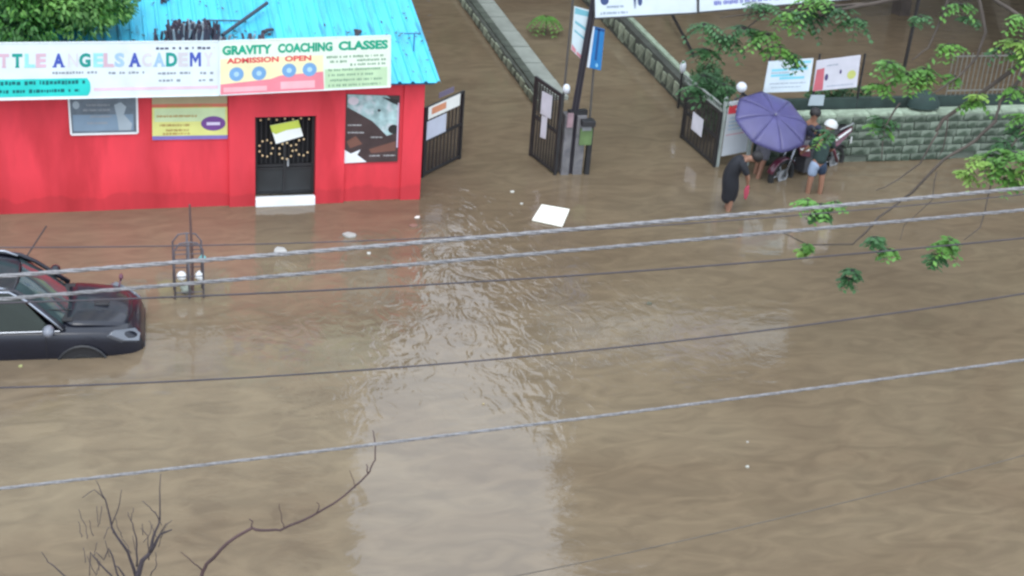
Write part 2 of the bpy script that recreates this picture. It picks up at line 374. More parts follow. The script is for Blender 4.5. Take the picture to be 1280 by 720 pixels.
# ------------------------------------------------------------------ boards on the shop front
YS = YF-.52
def board_thing(name, label, cat, corners, Y, mtl, frame=None, th=.04, fw_=.03):
    C = [yp(px, py, Y) for px, py in corners]; org = C[3].copy()
    t = thing(name, label, cat, org); B = Board(*C, origin=org); B.slab(mtl, t, th)
    if frame:
        f = MB(); cs = [B.p(0,0), B.p(1,0), B.p(1,1), B.p(0,1)]
        for i in range(4):
            a, b_ = cs[i], cs[(i+1) % 4]; f.tube([a, b_], fw_, 4)
        f.build('frame', frame, t)
    return t, B
def U(B0, B1): return lambda px: (px-B0)/(B1-B0)
# white school board: extends left out of the frame
t, B = board_thing('school_sign_board', 'long white school board with spaced coloured capitals and a teal box', 'sign', [(-150,55),(273,51.5),(274,119),(-150,128)], YS, board_white, board_white, fw_=.015)
u = U(-150,273.5); v = lambda py, px=100: (py-52.5)/69.0
def V1(px, py):
    tp = 55+(51.5-55)*(px+150)/423; bt = 128+(119-128)*(px+150)/424; return (py-tp)/(bt-tp)
teal=(.0,.28,.24); aqua=(.30,.68,.68); blu=(.05,.09,.42); sky_=(.33,.50,.72); pink=(.62,.42,.50); pale=(.62,.60,.64)
cols = {'teal':teal,'aqua':aqua,'blue':blu,'light blue':sky_,'pale pink':pink,'faded':pale}
seq = [('L',-47,'blue'),('I',-31,'faded'),('T',-16,'teal'),('T',0,'pale pink'),('T',16.5,'teal'),('L',32,'aqua'),('E',46,'pale pink'),('A',68,'blue'),('N',86,'faded'),('G',101,'teal'),('E',118,'aqua'),('L',131,'pale pink'),('S',145,'light blue'),('A',164.5,'blue'),('C',180,'faded'),('A',196,'light blue'),('D',212,'teal'),('E',227,'faded'),('M',243,'blue'),('Y',260,'faded')]
seq = [('T' if (c=='T' and x==0) else c, x, k) for c, x, k in seq]
for c, x, k in seq:
    mb = MB(); hw = 4.5 if c == 'I' else (7.2 if c in 'AMGD' else 6.3)
    y0 = 67 - (x/270)*2; y1 = 84.5 - (x/270)*2
    B.text(mb, c, u(x-hw), V1(x,y0), u(x+hw), V1(x,y1), bold=.01 if c in 'MN' else .045)
    if c == 'M':
        mb = MB(); ua, ub = u(x-hw), u(x+hw); va, vb = V1(x,y0), V1(x,y1); W_ = ub-ua; H_ = vb-va
        B.poly(mb, [(ua+a*W_, va+b*H_) for a, b in ((0,0),(.26,0),(.5,.42),(.74,0),(1,0),(1,1),(.78,1),(.78,.36),(.5,.78),(.22,.36),(.22,1),(0,1))], .006)
    if c in 'TAILY':   # slab serifs on the feet
        for s in ((0,) if c in 'TIY' else (-1,1)): B.rect(mb, u(x+s*hw*.72-2.6), V1(x,y1-1.8), u(x+s*hw*.72+2.6), V1(x,y1), .0062)
    mb.build('letter', ink(k+' letter', cols[k]), t)
mb = MB(); B.rect(mb, 0, V1(0,99), u(104), V1(60,120.5)); B.disc(mb, u(103), V1(100,109), u(107)-u(102), .15, .0032); mb.build('teal_panel', ink('turquoise', (.02,.58,.52)), t)
mb = MB(); B.dashes(mb, u(-60), V1(0,104), u(101), .085, seed=3); B.dashes(mb, u(-60), V1(0,114.5), u(94), .07, seed=4); mb.build('small_print', ink('dark teal', (.0,.13,.14)), t, kind='stuff')
mb = MB(); B.dashes(mb, u(192), V1(230,60), u(268), .05, seed=5); mb.build('small_print', ink('dark grey', (.05,.06,.12)), t, kind='stuff')
mb = MB()
for a, b_, y in ((60,116,91),(131,178,91),(194,236,91.5),(249,266,91),(195,224,100.5),(247,267,100)): B.dashes(mb, u(a), V1(a,y), u(b_), .05, seed=int(a))
mb.build('small_print', ink('pale grey', (.24,.28,.33)), t, kind='stuff')
mb = MB(); B.rect(mb, u(112), V1(150,109), u(272), V1(200,112)); mb.build('pink_band', ink('faint pink', (.70,.52,.60)), t)
# coaching board
t, B = board_thing('coaching_sign_board', 'pale board lettered GRAVITY COACHING CLASSES in green above the black door', 'sign', [(274.5,51.5),(488,44.5),(488,108.5),(275,119)], YS-.03, mat('pale green board', (.70,.78,.66), .45, .06), board_white, fw_=.012)
u = U(274.5,488)
mb = MB(); B.rect(mb, 0, .33, .60, .98); mb.build('cream_panel', ink('cream', (.80,.74,.45)), t)
mb = MB(); B.text(mb, 'GRAVITY', .015,.085,.30,.26, bold=.05); B.text(mb, 'COACHING', .335,.08,.655,.255, bold=.05); B.text(mb, 'CLASSES', .69,.075,.985,.25, bold=.05); islands(mb, 'title_letter', ink('sign green', (.0,.33,.20)), t)
mb = MB(); B.text(mb, 'ADMISSION', .04,.315,.34,.42, bold=.04); B.text(mb, 'OPEN', .375,.315,.53,.42, bold=.04); islands(mb, 'subtitle_letter', ink('sign red', (.65,.07,.08)), t)
mb = MB(); B.poly(mb, [(0,.80),(.29,.74),(.35,.68),(.60,.64),(.605,.985),(0,.99)], .0035); mb.build('pink_band', ink('sign pink', (.72,.22,.27)), t)
mb = MB(); B.rect(mb, .02,.86,.27,.95,.005); B.rect(mb, .35,.80,.55,.94,.005); islands(mb, 'pale_band', ink('sign pale pink', (.78,.42,.46)), t)
for cu in (.095,.225,.40,.52):
    mb = MB(); B.disc(mb, cu,.62 if cu<.3 else .59,.042,.13); o = mb.build('emblem', ink('emblem blue', (.16,.34,.58)), t)
    mb = MB(); B.disc(mb, cu,.62 if cu<.3 else .59,.016,.05,.006,10); mb.build('emblem_centre', ink('emblem pale', (.38,.58,.75)), o)
mb = MB(); B.rect(mb, .61,.60,.98,.97,.003); mb.build('green_panel', ink('soft green', (.48,.66,.42)), t)
mb = MB()
for k, (a, b_, y) in enumerate(((.62,.97,.37),(.64,.74,.46),(.80,.98,.45),(.76,.97,.53),(.63,.95,.62),(.63,.90,.72),(.64,.96,.82),(.63,.94,.92))): B.dashes(mb, a, y, b_, .05, seed=20+k)
mb.build('small_print', ink('muted green', (.20,.33,.22)), t, kind='stuff')
# grey picture poster, yellow poster, brown poster
YP = YF-.03
t, B = board_thing('grey_poster', 'grey picture poster in a white frame beneath the white school board', 'poster', [(85.5,119),(171,119),(172,166),(89,168)], YP, mat('poster grey', (.13,.16,.19), .4, .25, scale=4), white, fw_=.025)
mb = MB(); B.rect(mb, .04,.5,.94,.92); mb.build('blue_grey_panel', ink('blue grey', (.20,.28,.36)), t)
mb = MB(); B.poly(mb, [(.66,.25),(.76,.18),(.84,.3),(.80,.5),(.92,.75),(.90,.92),(.72,.92),(.70,.6)], .005); B.disc(mb, .1,.25,.05,.1,.005); islands(mb, 'pale_figure', ink('pale blue grey', (.36,.42,.46)), t)
mb = MB(); [B.dashes(mb, a, y, b_, .07, seed=int(y*99)) for a, b_, y in ((.25,.6,.25),(.2,.6,.38),(.3,.62,.55),(.25,.55,.72))]; mb.build('small_print', ink('soft grey', (.30,.32,.34)), t, kind='stuff')
t, B = board_thing('yellow_poster', 'yellow green poster with a purple oval left of the black door', 'poster', [(190,121),(284,120),(284.5,173.5),(190.5,175)], YP, mat('poster yellow', (.66,.66,.22), .5, .08))
mb = MB(); B.rect(mb, 0,0,1,.17); mb.build('tan_band', ink('tan', (.42,.34,.20)), t)
mb = MB(); B.rect(mb, .0,.17,1,.25); mb.build('red_band', ink('poster red', (.60,.16,.10)), t)
mb = MB(); B.rect(mb, .03,.27,.97,.58); mb.build('pale_green_panel', ink('pale yellow green', (.58,.70,.40)), t)
mb = MB(); B.disc(mb, .81,.63,.165,.17,.006); o = mb.build('purple_oval', ink('purple', (.16,.06,.25)), t)
mb = MB(); B.rect(mb, .72,.60,.90,.67,.008); mb.build('oval_print', ink('lilac', (.62,.55,.70)), o)
mb = MB(); B.rect(mb, 0,.91,1,1); mb.build('purple_band', ink('band purple', (.20,.16,.42)), t)
mb = MB(); [B.dashes(mb, a, y, b_, .06, seed=int(y*77)) for a, b_, y in ((.06,.6,.45),(.1,.5,.66),(.18,.48,.78),(.14,.5,.86),(.2,.8,.22))]; mb.build('small_print', ink('orange brown', (.42,.25,.08)), t, kind='stuff')
t, B = board_thing('brown_poster', 'large dark brown and pale teal poster right of the black door', 'poster', [(432.5,118),(500,120),(497,202),(430,204)], YP, mat('poster brown', (.055,.035,.035), .35, .25, scale=3))
mb = MB(); B.poly(mb, [(.03,.0),(.75,.0),(.97,.12),(.97,.55),(.78,.60),(.5,.38),(.25,.27),(.03,.18)]); mb.build('teal_picture', mat('teal picture', (.30,.42,.42), .4, .4, scale=6, stain=(.50,.52,.54), stain_s=5, stain_t=.55), t)
mb = MB(); B.poly(mb, [(.0,.80),(.12,.86),(.30,.80),(.24,.88),(.42,.99),(.0,1.0)], .004); mb.build('white_corner', ink('poster white', (.72,.74,.76)), t)
mb = MB(); B.poly(mb, [(.66,.02),(.97,.06),(.97,.14),(.84,.10)], .005); B.disc(mb, .62,.22,.03,.02,.006); B.disc(mb, .9,.5,.10,.07,.005); islands(mb, 'dark_shape', ink('near black', (.02,.02,.02)), t)
mb = MB(); B.poly(mb, [(.03,.68),(.2,.60),(.33,.72),(.1,.78)], .004); B.poly(mb, [(.45,.80),(.95,.68),(.95,.83),(.5,.86)], .004); islands(mb, 'brown_shape', ink('warm brown', (.16,.07,.05)), t)
mb = MB(); B.disc(mb, .14,.09,.10,.06,.005); mb.build('round_badge', ink('pinkish white', (.60,.52,.56)), t)
mb = MB(); [B.dashes(mb, a, y, b_, .022, seed=int(y*55)) for a, b_, y in ((.05,.3,.44),(.05,.36,.55),(.48,.7,.62),(.46,.66,.90),(.72,.95,.90))]; mb.build('small_print', ink('greyish white', (.5,.5,.5)), t, kind='stuff')
B2 = MB(); B.rect(B2, .965,.1,.99,.78,.006); B2.build('pale_edge', ink('lilac edge', (.6,.5,.62)), t)
# paper on door
t, B = board_thing('door_notice', 'white paper notice with a yellow top hanging askew on the black door', 'notice', [(337.5,157),(373,150),(379,170),(345,180)], YF+.03, mat('paper', (.78,.80,.76), .7, .05), th=.006)
mb = MB(); B.poly(mb, [(0,0),(1,0),(1,.48),(.5,.42),(.1,.50),(0,.35)]); mb.build('yellow_print', ink('lime yellow', (.50,.58,.08)), t)

# ------------------------------------------------------------------ gates
wire_m = mat('rusty grille', (.035,.03,.028), .7, .3)
def gate(name, label, P0, P1, z1, nb, notices):
    P0 = Vector(P0); P1 = Vector(P1); L_ = (P1-P0).length; a = math.atan2(P1.y-P0.y, P1.x-P0.x)
    t = thing(name, label, 'gate', P0, a)
    f = MB()
    for x in (0.025, L_-.025): f.box((x,0,z1/2-.15), (.06,.05,z1+.3))
    for z in (.06, z1*.52, z1-.025): f.box((L_/2,0,z), (L_-.1,.045,.05))
    f.build('gate_frame', blackm, t)
    bm_ = MB().box((0,0,0), (.028,.02,z1-.1)).mesh('bar', wire_m)
    for i in range(nb): share('bar', bm_, t, (.05+(L_-.1)*(i+.5)/nb, 0, z1/2))
    k = MB()
    n2 = int(z1/.055)
    for i in range(n2): k.box((L_/2, .012, .06+(z1-.1)*(i+.5)/n2), (L_-.08,.010,.016))
    k.build('mesh_infill', wire_m, t, kind='stuff')
    if 'side' not in name: MB().box((L_/2,.025,z1*.5), (L_-.08,.006,z1-.1)).build('backing_sheet', mat('weathered sheet', (.045,.040,.035), .7, .45, scale=5), t) if False else None
    return t
def gate_notice(g, label, x0, x1, z0, z1, colr, cat='notice', sk=0.0, side=-1, extra=None):
    M_ = Matrix.Translation(g.location) @ Matrix.Rotation(g.rotation_euler.z, 4, 'Z')
    P = [M_ @ Vector((x, side*.045, z)) for x, z in ((x0,z1+sk),(x1,z1-sk),(x1,z0-sk),(x0,z0+sk))]
    t = thing('paper_notice', label, cat, P[3]); B = Board(*P, origin=P[3]); B.slab(colr, t, .006); return t, B
GA, GB = gp(527,222), gp(575,198)
zt_g = (lambda P, px, py: yp(px, py, P.y).z)
g1 = gate('side_gate', 'dark steel gate leaf with papers standing open beside the red building', GA, GB, zt_g(GB,579,113), 10, None)
L1 = (GB-GA).length
t, B = gate_notice(g1, 'large pale blue paper low on the gate beside the red building', .03*L1,.52*L1, .82,1.22, mat('pale blue paper', (.52,.56,.66), .7, .06), sk=0)
t, B = gate_notice(g1, 'white and orange paper strip across the gate beside the red building', .05*L1,.86*L1, 1.26,1.52, mat('paper', (.78,.80,.76), .7, .05))
mb = MB(); B.rect(mb, .1,.15,.55,.7); mb.build('orange_print', ink('orange', (.62,.26,.14)), t)
t, B = gate_notice(g1, 'dull purple plate near the top of the gate beside the red building', .3*L1,.68*L1, 1.62,1.74, mat('purple plate', (.14,.12,.18), .6, .1), cat='plate')
GC, GD = gp(694,219), gp(662,194)
g2 = gate('lane_gate', 'dark mesh gate leaf with white sheet left of the pole', GC, GD, zt_g(GD,672,95), 9, None)
L2 = (GD-GC).length
for lb, x0, x1, z0, z1, sk in (('large white sheet tied to the mesh gate by the pole', .28*L2,.66*L2,1.12,1.62,.02),('narrow grey white strip under the large sheet on the mesh gate', .40*L2,.60*L2,.62,1.10,.02)):
    gate_notice(g2, lb, x0, x1, z0, z1, mat('grey white sheet', (.60,.60,.66), .7, .1), sk=sk, side=1)
GE, GF = gp(893,209), gp(848,140)
GE.z = GF.z = 0
g3 = gate('compound_gate', 'dark steel gate leaf opened along the green wall left of the tall notice board', GE, gp(851,172), 1.25, 10, None)
L3 = (gp(851,172)-GE).length
gate_notice(g3, 'white square sheet on the open gate left of the tall notice board', .40*L3,.70*L3,.42,.82, mat('grey white sheet', (.60,.60,.66), .7, .1), side=1)
tb = MB()
a0 = gp(851,172)+Vector((0,0,1.28)); a1 = GE+Vector((0,0,1.28))
tb = thing('gate_top_rail', 'grey lattice of bars lying over the gate beside the dark shrub', 'railing', a0)
r_ = MB(); dv = (a1-a0)
for k in range(4): r_.tube([Vector((0,.08*k,.12*(k%2))), dv+Vector((0,.08*k,.12*(k%2)))], .022, 5)
r_.build('rail', mat('pale weathered steel', (.20,.22,.20), .6), tb)
r_ = MB()
for k in range(14): c = dv*(k/13); r_.tube([c, c+Vector((.0,.26,.12))], .012, 4)
r_.build('lattice', mat('pale weathered steel', (.20,.22,.20), .6), tb)

# ------------------------------------------------------------------ lane walls
moss = mat('mossy plaster', (.22,.25,.18), .9, .45, scale=5, bump=.5, stain=(.05,.06,.045), stain_s=2.2, stain_t=.56)
mossp = mat('pale mossy coping', (.25,.31,.23), .85, .25, scale=4, stain=(.07,.08,.06), stain_s=3, stain_t=.62)
def lane_wall(name, label, x, y0, y1, hgt, wd, cop, cmat):
    t = thing(name, label, 'wall', (x,y0,0))
    MB().box((wd/2,(y1-y0)/2,(hgt-.4)/2), (wd,y1-y0,hgt+.4)).build('wall_core', mat('dark wet plaster', (.055,.06,.05), .9, .3), t)
    n = int((y1-y0)/.42); me = [MB().box((0,0,0), (.035,.24+.05*k,hgt*(.45+.1*k))).mesh('block', moss) for k in range(4)]
    for k in range(n):
        o = share('block', rnd.choice(me), t, (-.02+rnd.uniform(-.008,.008), .21+k*.42+rnd.uniform(-.05,.05), hgt*.5+rnd.uniform(-.03,.02)))
    n = int((y1-y0)/.9); cm = MB().box((0,0,0), (wd*cop,.88,.06)).mesh('coping_stone', cmat)
    for k in range(n): share('coping_stone', cm, t, (wd*(1-cop/2)+.02, .45+k*.9, hgt+.028+rnd.uniform(-.004,.006)))
    return t
A = gp(664,140); A2 = gp(585,5)
lw_x = (A.x+A2.x)/2
lane_wall('lane_wall', 'low patchy wall dividing the two flooded lanes above the mesh gate', lw_x, A.y, A.y+16, .27, .24, .8, mat('dark wet coping', (.06,.07,.055), .85, .35, scale=3))
wk = thing('walkway', 'grey concrete walkway strip along the lane dividing wall', 'walkway', (lw_x+.27, A.y+.7, 0))
wm_ = MB().box((0,0,0), (.62,1.16,.5)).mesh('slab', mat('walkway concrete', (.24,.26,.23), .85, .15, bump=.3))
for k in range(12): share('slab', wm_, wk, (.33, .6+k*1.2, -.17+rnd.uniform(-.012,.012)))
Bq = gp(848,137); Bq2 = gp(760,28); rw_x = (Bq.x+Bq2.x)/2
print('walls', lw_x, rw_x, A.y, Bq.y, A, A2, Bq, Bq2)
lane_wall('compound_side_wall', 'pale green mossy wall running back from the open steel gate', rw_x, Bq.y, Bq.y+14, .55, .30, .45, mossp)

# ------------------------------------------------------------------ pole cluster
pb = gp(713,216); PY = pb.y
pt = yp(742,0,PY)
pole = thing('utility_pole', 'black leaning utility pole by the mesh gate', 'pole', pb)
pts = [Vector((0,0,-.5)), Vector((.0,0,0)), yp(716,150,PY)-pb, yp(728,80,PY)-pb, pt-pb, (pt-pb)+ (pt-pb-(yp(728,80,PY)-pb))*1.2]
MB().tube(pts, [.062]*4+[.055]*2, 10).build('shaft', mat('black pole', (.018,.016,.022), .45, .2), pole, smooth=True)
cb = MB()
for s in (-.05,.055): cb.tube([q+Vector((s,-.05,0)) + Vector((rnd.uniform(-.02,.02),0,0)) for q in pts[1:]], .014, 5)
cb.build('cable', mat('dark cable', (.03,.025,.035), .6), pole)
MB().box(yp(722,140,PY)-pb,(.4,.12,.1)).build('bracket', blackm, pole)
lp = thing('pole_lamp', 'small white round lamp fixed to the black pole', 'lamp', yp(708,111,PY-.12))
MB().ball((0,0,0), .08, 10, 7, (1,1,1.3)).build('lamp_globe', mat('globe white', (.55,.58,.62), .3, .02), lp, smooth=True); MB().tube([(0,0,-.1),(.1,.1,-.12)], .02, 6).build('arm', greym, lp)
plr = thing('gate_pillar', 'grey concrete gate pillar with a green plate behind the black pole', 'pillar', gp(716,219))
q = gp(716,219); hz = yp(716,140,q.y).z
MB().box((-.17,.17,hz/2-.2), (.17,.30,hz+.2)).box((.10,.17,hz/2-.2), (.20,.30,hz+.2)).build('shaft', mat('pillar concrete', (.15,.145,.15), .85, .25, stain=(.10,.10,.11), stain_s=4), plr, bevel=.01)
MB().box((.20,.0,hz-.55), (.26,.05,.36)).build('green_plate', mat('green plate', (.10,.16,.06), .6, .3), plr)
MB().box((.20,-.05,hz-.22), (.28,.22,.12)).build('meter_box', blackm, plr, bevel=.01)
MB().box((.31,.05,.45), (.1,.1,1.4)).build('dark_conduit', blackm, plr)
MB().box((.20,-.01,hz-.36), (.20,.04,.10)).build('pale_plate', greym, plr)
MB().box((-.17,.0,hz-.18), (.12,.05,.3)).build('pink_plate', mat('pinkish plate', (.30,.20,.22), .7, .3), plr)
# side boards on the pole
t, B = board_thing('hanging_banner', 'narrow slanted white and blue banner left of the black pole', 'banner', [(718,8),(741,14),(732,80),(714,62)], PY+.02, mat('banner white', (.55,.66,.70), .5, .06), th=.02)
mb = MB(); B.poly(mb, [(.05,.02),(.95,.03),(.95,.12),(.05,.16)]); B.poly(mb, [(.1,.3),(.9,.36),(.9,.42),(.1,.36)]); B.poly(mb, [(.1,.5),(.9,.56),(.9,.6),(.1,.55)]); islands(mb, 'blue_print', ink('banner blue', (.16,.42,.50)), t)
mb = MB(); B.poly(mb, [(.02,.86),(.3,.9),(.3,.99),(.02,.99)]); B.poly(mb, [(.35,.92),(.95,.92),(.95,.99),(.35,.99)],.004); islands(mb, 'red_print', ink('banner red', (.55,.22,.26)), t)
t, B = board_thing('blue_board', 'bright blue vertical board right of the black pole', 'sign', [(741,33),(756,37),(751,88),(734,84)], PY-.05, mat('board blue', (.02,.17,.42), .4, .1))
mb = MB(); B.rect(mb, -.02,.0,.16,1.,.004); mb.build('white_edge', ink('white edge', (.55,.62,.68)), t)
mb = MB(); B.rect(mb, .45,.02,.62,.78,.004); B.rect(mb,.2,.0,1.,.06,.004); islands(mb, 'dark_print', ink('navy', (.01,.06,.2)), t)
mb = MB(); B.disc(mb, .66,.9,.1,.05,.004); mb.build('pale_mark', ink('light blue mark', (.2,.45,.65)), t)
for lb, pa, pb_ in (('thin grey post left of the slanted banner', (703,135),(716,0)), ('thin dark post below the blue board', (737,150),(742,86))):
    a_ = yp(*pa, PY+.02); c_ = yp(*pb_, PY+.02); o = MB().tube([Vector((0,0,-a_.z-.2)), (0,0,0), c_-a_, (c_-a_)*1.01], .022, 6).build('thin_post', mat('post grey', (.07,.065,.06), .6)); o.location = a_; tag(o, lb, 'post')
# overhead banner on a beam above the compound gate
t, B = board_thing('gate_banner', 'wide white banner with blue print hung over the compound gate', 'banner', [(742,-42),(871,-47),(872,16),(743,23)], PY-.08, mat('banner bluish white', (.62,.70,.74), .5, .05), darkgrey, fw_=.02)
mb = MB(); B.disc(mb, .10,.66,.04,.09); B.text(mb,'W', .375,.50,.405,.85,bold=.06); B.disc(mb,.44,.70,.022,.1); B.rect(mb,.05,.1,.95,.42,.004); islands(mb, 'dark_blue_print', ink('dark blue print', (.05,.08,.20)), t)
mb = MB(); B.dashes(mb, .12,.79,.28,.05,seed=61); B.dashes(mb,.06,.91,.32,.05,seed=62); mb.build('small_print', ink('grey print', (.25,.32,.42)), t, kind='stuff')
t, B = board_thing('gate_banner', 'second white banner with violet print behind the overhanging green leaves', 'banner', [(873,-47),(1062,-62),(1063,-1),(873,15.5)], PY-.1, mat('banner bluish white', (.62,.70,.74), .5, .05), darkgrey, fw_=.02)
mb = MB(); B.text(mb, '-', .1,.6,.12,.65); B.dashes(mb,.1,.84,.55,.1,seed=64); B.rect(mb,.06,.2,.6,.62,.004); islands(mb, 'violet_print', ink('violet', (.18,.20,.50)), t)
bm2 = thing('gate_arch', 'dark beam and post carrying the white banners over the compound gate', 'arch', yp(1080,200,PY-.0)*1)
q0 = Vector(bm2.location)
f = MB(); f.tube([yp(742,-8,PY+.05)-q0, yp(1085,-30,PY+.05)-q0], .035, 6); f.build('beam', blackm, bm2)
f = MB(); e_ = yp(1085,-30,PY+.05); e_.x += 0; f.tube([Vector((e_.x,e_.y,-.4))-q0, e_-q0], .05, 8); 
# ------------------------------------------------------------------ right compound: tall notice board, wall, railing
nb0 = gp(899,209)
t = thing('tall_notice_board', 'tall white notice board with a red heading beside the purple umbrella', 'sign', nb0)
zt2 = yp(905,128,nb0.y).z; 
P = [Vector((.02,0,zt2)), Vector((.62,0.1,zt2+.02)), Vector((.62,.1,.30)), Vector((.02,0,.25))]
B = Board(*P, origin=(0,0,0)); B.n = Vector((0,-1,0)); B.slab(mat('notice white', (.50,.54,.58), .5, .06), t, .03)
f = MB()
for x in (-.03,.66): f.box((x,.06,zt2/2-.05), (.07,.06,zt2+.3))
f.build('post', mat('pale post', (.30,.34,.32), .7, .2), t)
mb = MB(); B.rect(mb, .02,.07,.98,.22); mb.build('red_heading', ink('heading red', (.60,.05,.07)), t)
mb = MB(); B.dashes(mb, .3,.145,.8,.04,.006,seed=5); mb.build('heading_print', ink('heading white', (.75,.7,.7)), t)
mb = MB()
for k in range(4): B.dashes(mb,.1,.30+.07*k,.9,.03,.005,seed=70+k)
mb.build('small_print', ink('notice blue', (.20,.40,.58)), t, kind='stuff')
mb = MB(); B.rect(mb,.05,.60,.95,.62,.004); islands(mb, 'red_rule', ink('rule pink', (.55,.3,.36)), t)
gl = thing('globe_lamp', 'white globe lamp on a black bracket left of the umbrella top', 'lamp', nb0+Vector((.48,.12,zt2)))
gz = yp(927,109,nb0.y+.12) - Vector(gl.location)
MB().ball(gz, .115, 14, 10).build('lamp_globe', mat('globe white', (.55,.58,.62), .3, .02), gl, smooth=True)
MB().tube([(-.1,0,-.02),(.0,0,.06),gz-Vector((0,0,.1))], .03, 6).tube([(-.3,0,0),(-.12,0,.12),(0,0,.06)],.028,6).build('bracket', blackm, gl)
wlp = thing('white_gate_lamp', 'small white upright lamp on the wall end above the dark shrub', 'lamp', yp(853,90,Bq.y+.1))
MB().ball((0,0,.12), .075, 10, 8, (1,1,2.1)).build('lamp_globe', mat('globe white', (.55,.58,.62), .3, .02), wlp, smooth=True)
zz = wlp.location.z; MB().tube([(0,0,-zz),(0,0,0)], .03, 6).build('post', blackm, wlp)

W0, W1 = gp(1058,197), gp(1282,202)
WY = (W0.y+W1.y)/2; WX0 = gp(935,190).x; WX1 = W1.x+5
wz = yp(1180,142,WY).z
print('wall y', WY, WX0, WX1, 'h', wz)
cw = thing('compound_front_wall', 'pale green mossy block wall behind the motorcycle', 'wall', (WX0,WY,0))
Lw = WX1-WX0
MB().box((Lw/2,.17,wz/2-.2), (Lw,.24,wz+.35)).build('wall_core', mat('dark joint', (.10,.12,.095), .95, .3), cw)
stm = mat('pale mossy stone', (.24,.29,.23), .9, .5, scale=5, bump=.4, bscale=25, stain=(.04,.06,.04), stain_s=2.6, stain_t=.46)
nr = 6; rh = wz/nr; cnt = 0
lowrow = 1
for r0 in range(nr):
    x = rnd.uniform(-.2,0)
    while x < Lw-.1:
        l = rnd.uniform(.2,.5); x0 = max(x,0); x1 = min(x+l, Lw)
        if x1-x0 > .06 and not (r0 == 0 and rnd.random() < .45) and cnt < 290:
            hh = rh*rnd.uniform(.78,.93); mb = MB().box((0,0,0), (x1-x0-.02,.07,hh))
            for vv in mb.v: vv.x += rnd.uniform(-.008,.008); vv.z += rnd.uniform(-.006,.006)
            o = mb.build('stone', stm, cw); o.location = ((x0+x1)/2, .03+rnd.uniform(-.012,.012), r0*rh+rh/2+rnd.uniform(-.008,.008)); cnt += 1
        x += l
n = int(Lw/.8)
cm = MB().box((0,0,0), (.785,.34,.06)).mesh('coping_stone', mossp)
for k in range(n): share('coping_stone', cm, cw, (.4+k*.8,.17,wz+.0+rnd.uniform(-.005,.008)))
# long dark green band with the railing, behind the wall
rl = thing('metal_railing', 'thin grey bar railing standing on the mossy wall', 'railing', (WX0,WY+.5,0))
MB().box((Lw/2,.0,wz*.5+.08), (Lw,.12,wz+.30)).build('rail_band', mat('dark green plinth', (.02,.035,.03), .9, .3), rl)
bar = MB().box((0,0,0), (.016,.016,1.0)).mesh('bar', mat('rail grey', (.15,.15,.13), .6))
zb0 = wz+.22; xbar = gp(1170,190).x-WX0
k = 0; x = xbar
while x < Lw-.05 and k < 200: share('bar', bar, rl, (x, 0, zb0+.5)); x += .115; k += 1
for z in (zb0+.12, zb0+.92): MB().box(((xbar+Lw)/2,.003,z), (Lw-xbar,.02,.03)).build('rail', mat('rail grey', (.15,.15,.13), .6), rl)
# pillar with rounded dark cap
q = gp(1147,199); plz = yp(1147,138,q.y).z
wp = thing('wall_pillar', 'mossy wall pillar topped by a dark rounded cap under the leaves', 'pillar', q)
MB().box((0,.2,plz/2-.15), (.50,.34,plz+.2)).build('shaft', mat('dark mossy plaster', (.07,.09,.065), .9, .4, scale=5, stain=(.24,.27,.21), stain_s=3.5, stain_t=.58), wp, bevel=.02)
MB().ball((0,.2,plz+.02), .36, 16, 6, (1.05,.7,1.0), bot=0).build('cap', mat('dark green cap', (.018,.04,.035), .8, .2), wp, smooth=True)
for s in (-1,1):
    MB().prism([(s*.10,-.03,plz-.02),(s*.24,-.03,plz-.1),(s*.30,-.03,plz-.5),(s*.22,-.03,plz-.62),(s*.16,-.03,plz-.35)], (0,.05,0)).build('pale_bracket', mossp, wp)
# two banners and a plaque on posts behind the wall
YB = WY+.42
bp = thing('banner_posts', 'dark posts holding up the two banners behind the mossy wall', 'post', (yp(960,110,YB).x, YB+.04, 0))
for px in (957,1018,1074):
    q = yp(px,110,YB+.04); MB().tube([(q.x-bp.location.x,0,-.3),(q.x-bp.location.x,0,yp(px,68,YB).z)], .025, 6).build('post', blackm, bp)
t, B = board_thing('blue_print_banner', 'white banner with light blue print directly above the purple umbrella', 'banner', [(961,77),(1017,73),(1011,114),(954,116)], YB, mat('banner white two', (.58,.66,.72), .5, .06), th=.02)
mb = MB(); [B.rect(mb, a, y, b_, y+.08, .004) for a, b_, y in ((.45,.95,.05),(.1,.45,.25),(.5,.9,.25),(.1,.6,.42),(.3,.85,.52))]; islands(mb, 'sky_blue_print', ink('sky blue', (.22,.58,.70)), t)
mb = MB(); [B.dashes(mb, a, y, b_, .04, seed=int(y*91)) for a, b_, y in ((.1,.5,.38),(.5,.9,.2),(.1,.9,.72),(.15,.8,.84))]; mb.build('small_print', ink('slate', (.28,.34,.42)), t, kind='stuff')
t, B = board_thing('red_corner_banner', 'white banner with red panel and yellow spot, right of the light blue one', 'banner', [(1021,76),(1076,69),(1071,109),(1016,114)], YB, mat('banner lilac', (.54,.54,.60), .5, .06), th=.02)
mb = MB(); B.poly(mb, [(.03,.3),(.2,.26),(.22,.98),(.0,1.)]); mb.build('red_panel', ink('panel red', (.50,.12,.15)), t)
mb = MB(); B.disc(mb, .27,.58,.04,.11); B.disc(mb,.58,.45,.025,.07); islands(mb, 'dark_figure', ink('figure navy', (.07,.05,.15)), t)
mb = MB(); B.disc(mb, .84,.58,.1,.14); mb.build('yellow_spot', ink('yellow green', (.48,.52,.16)), t)
mb = MB(); B.dashes(mb,.25,.2,.5,.05,seed=81); B.dashes(mb,.3,.88,.9,.04,seed=82); mb.build('small_print', ink('slate', (.28,.34,.42)), t, kind='stuff')
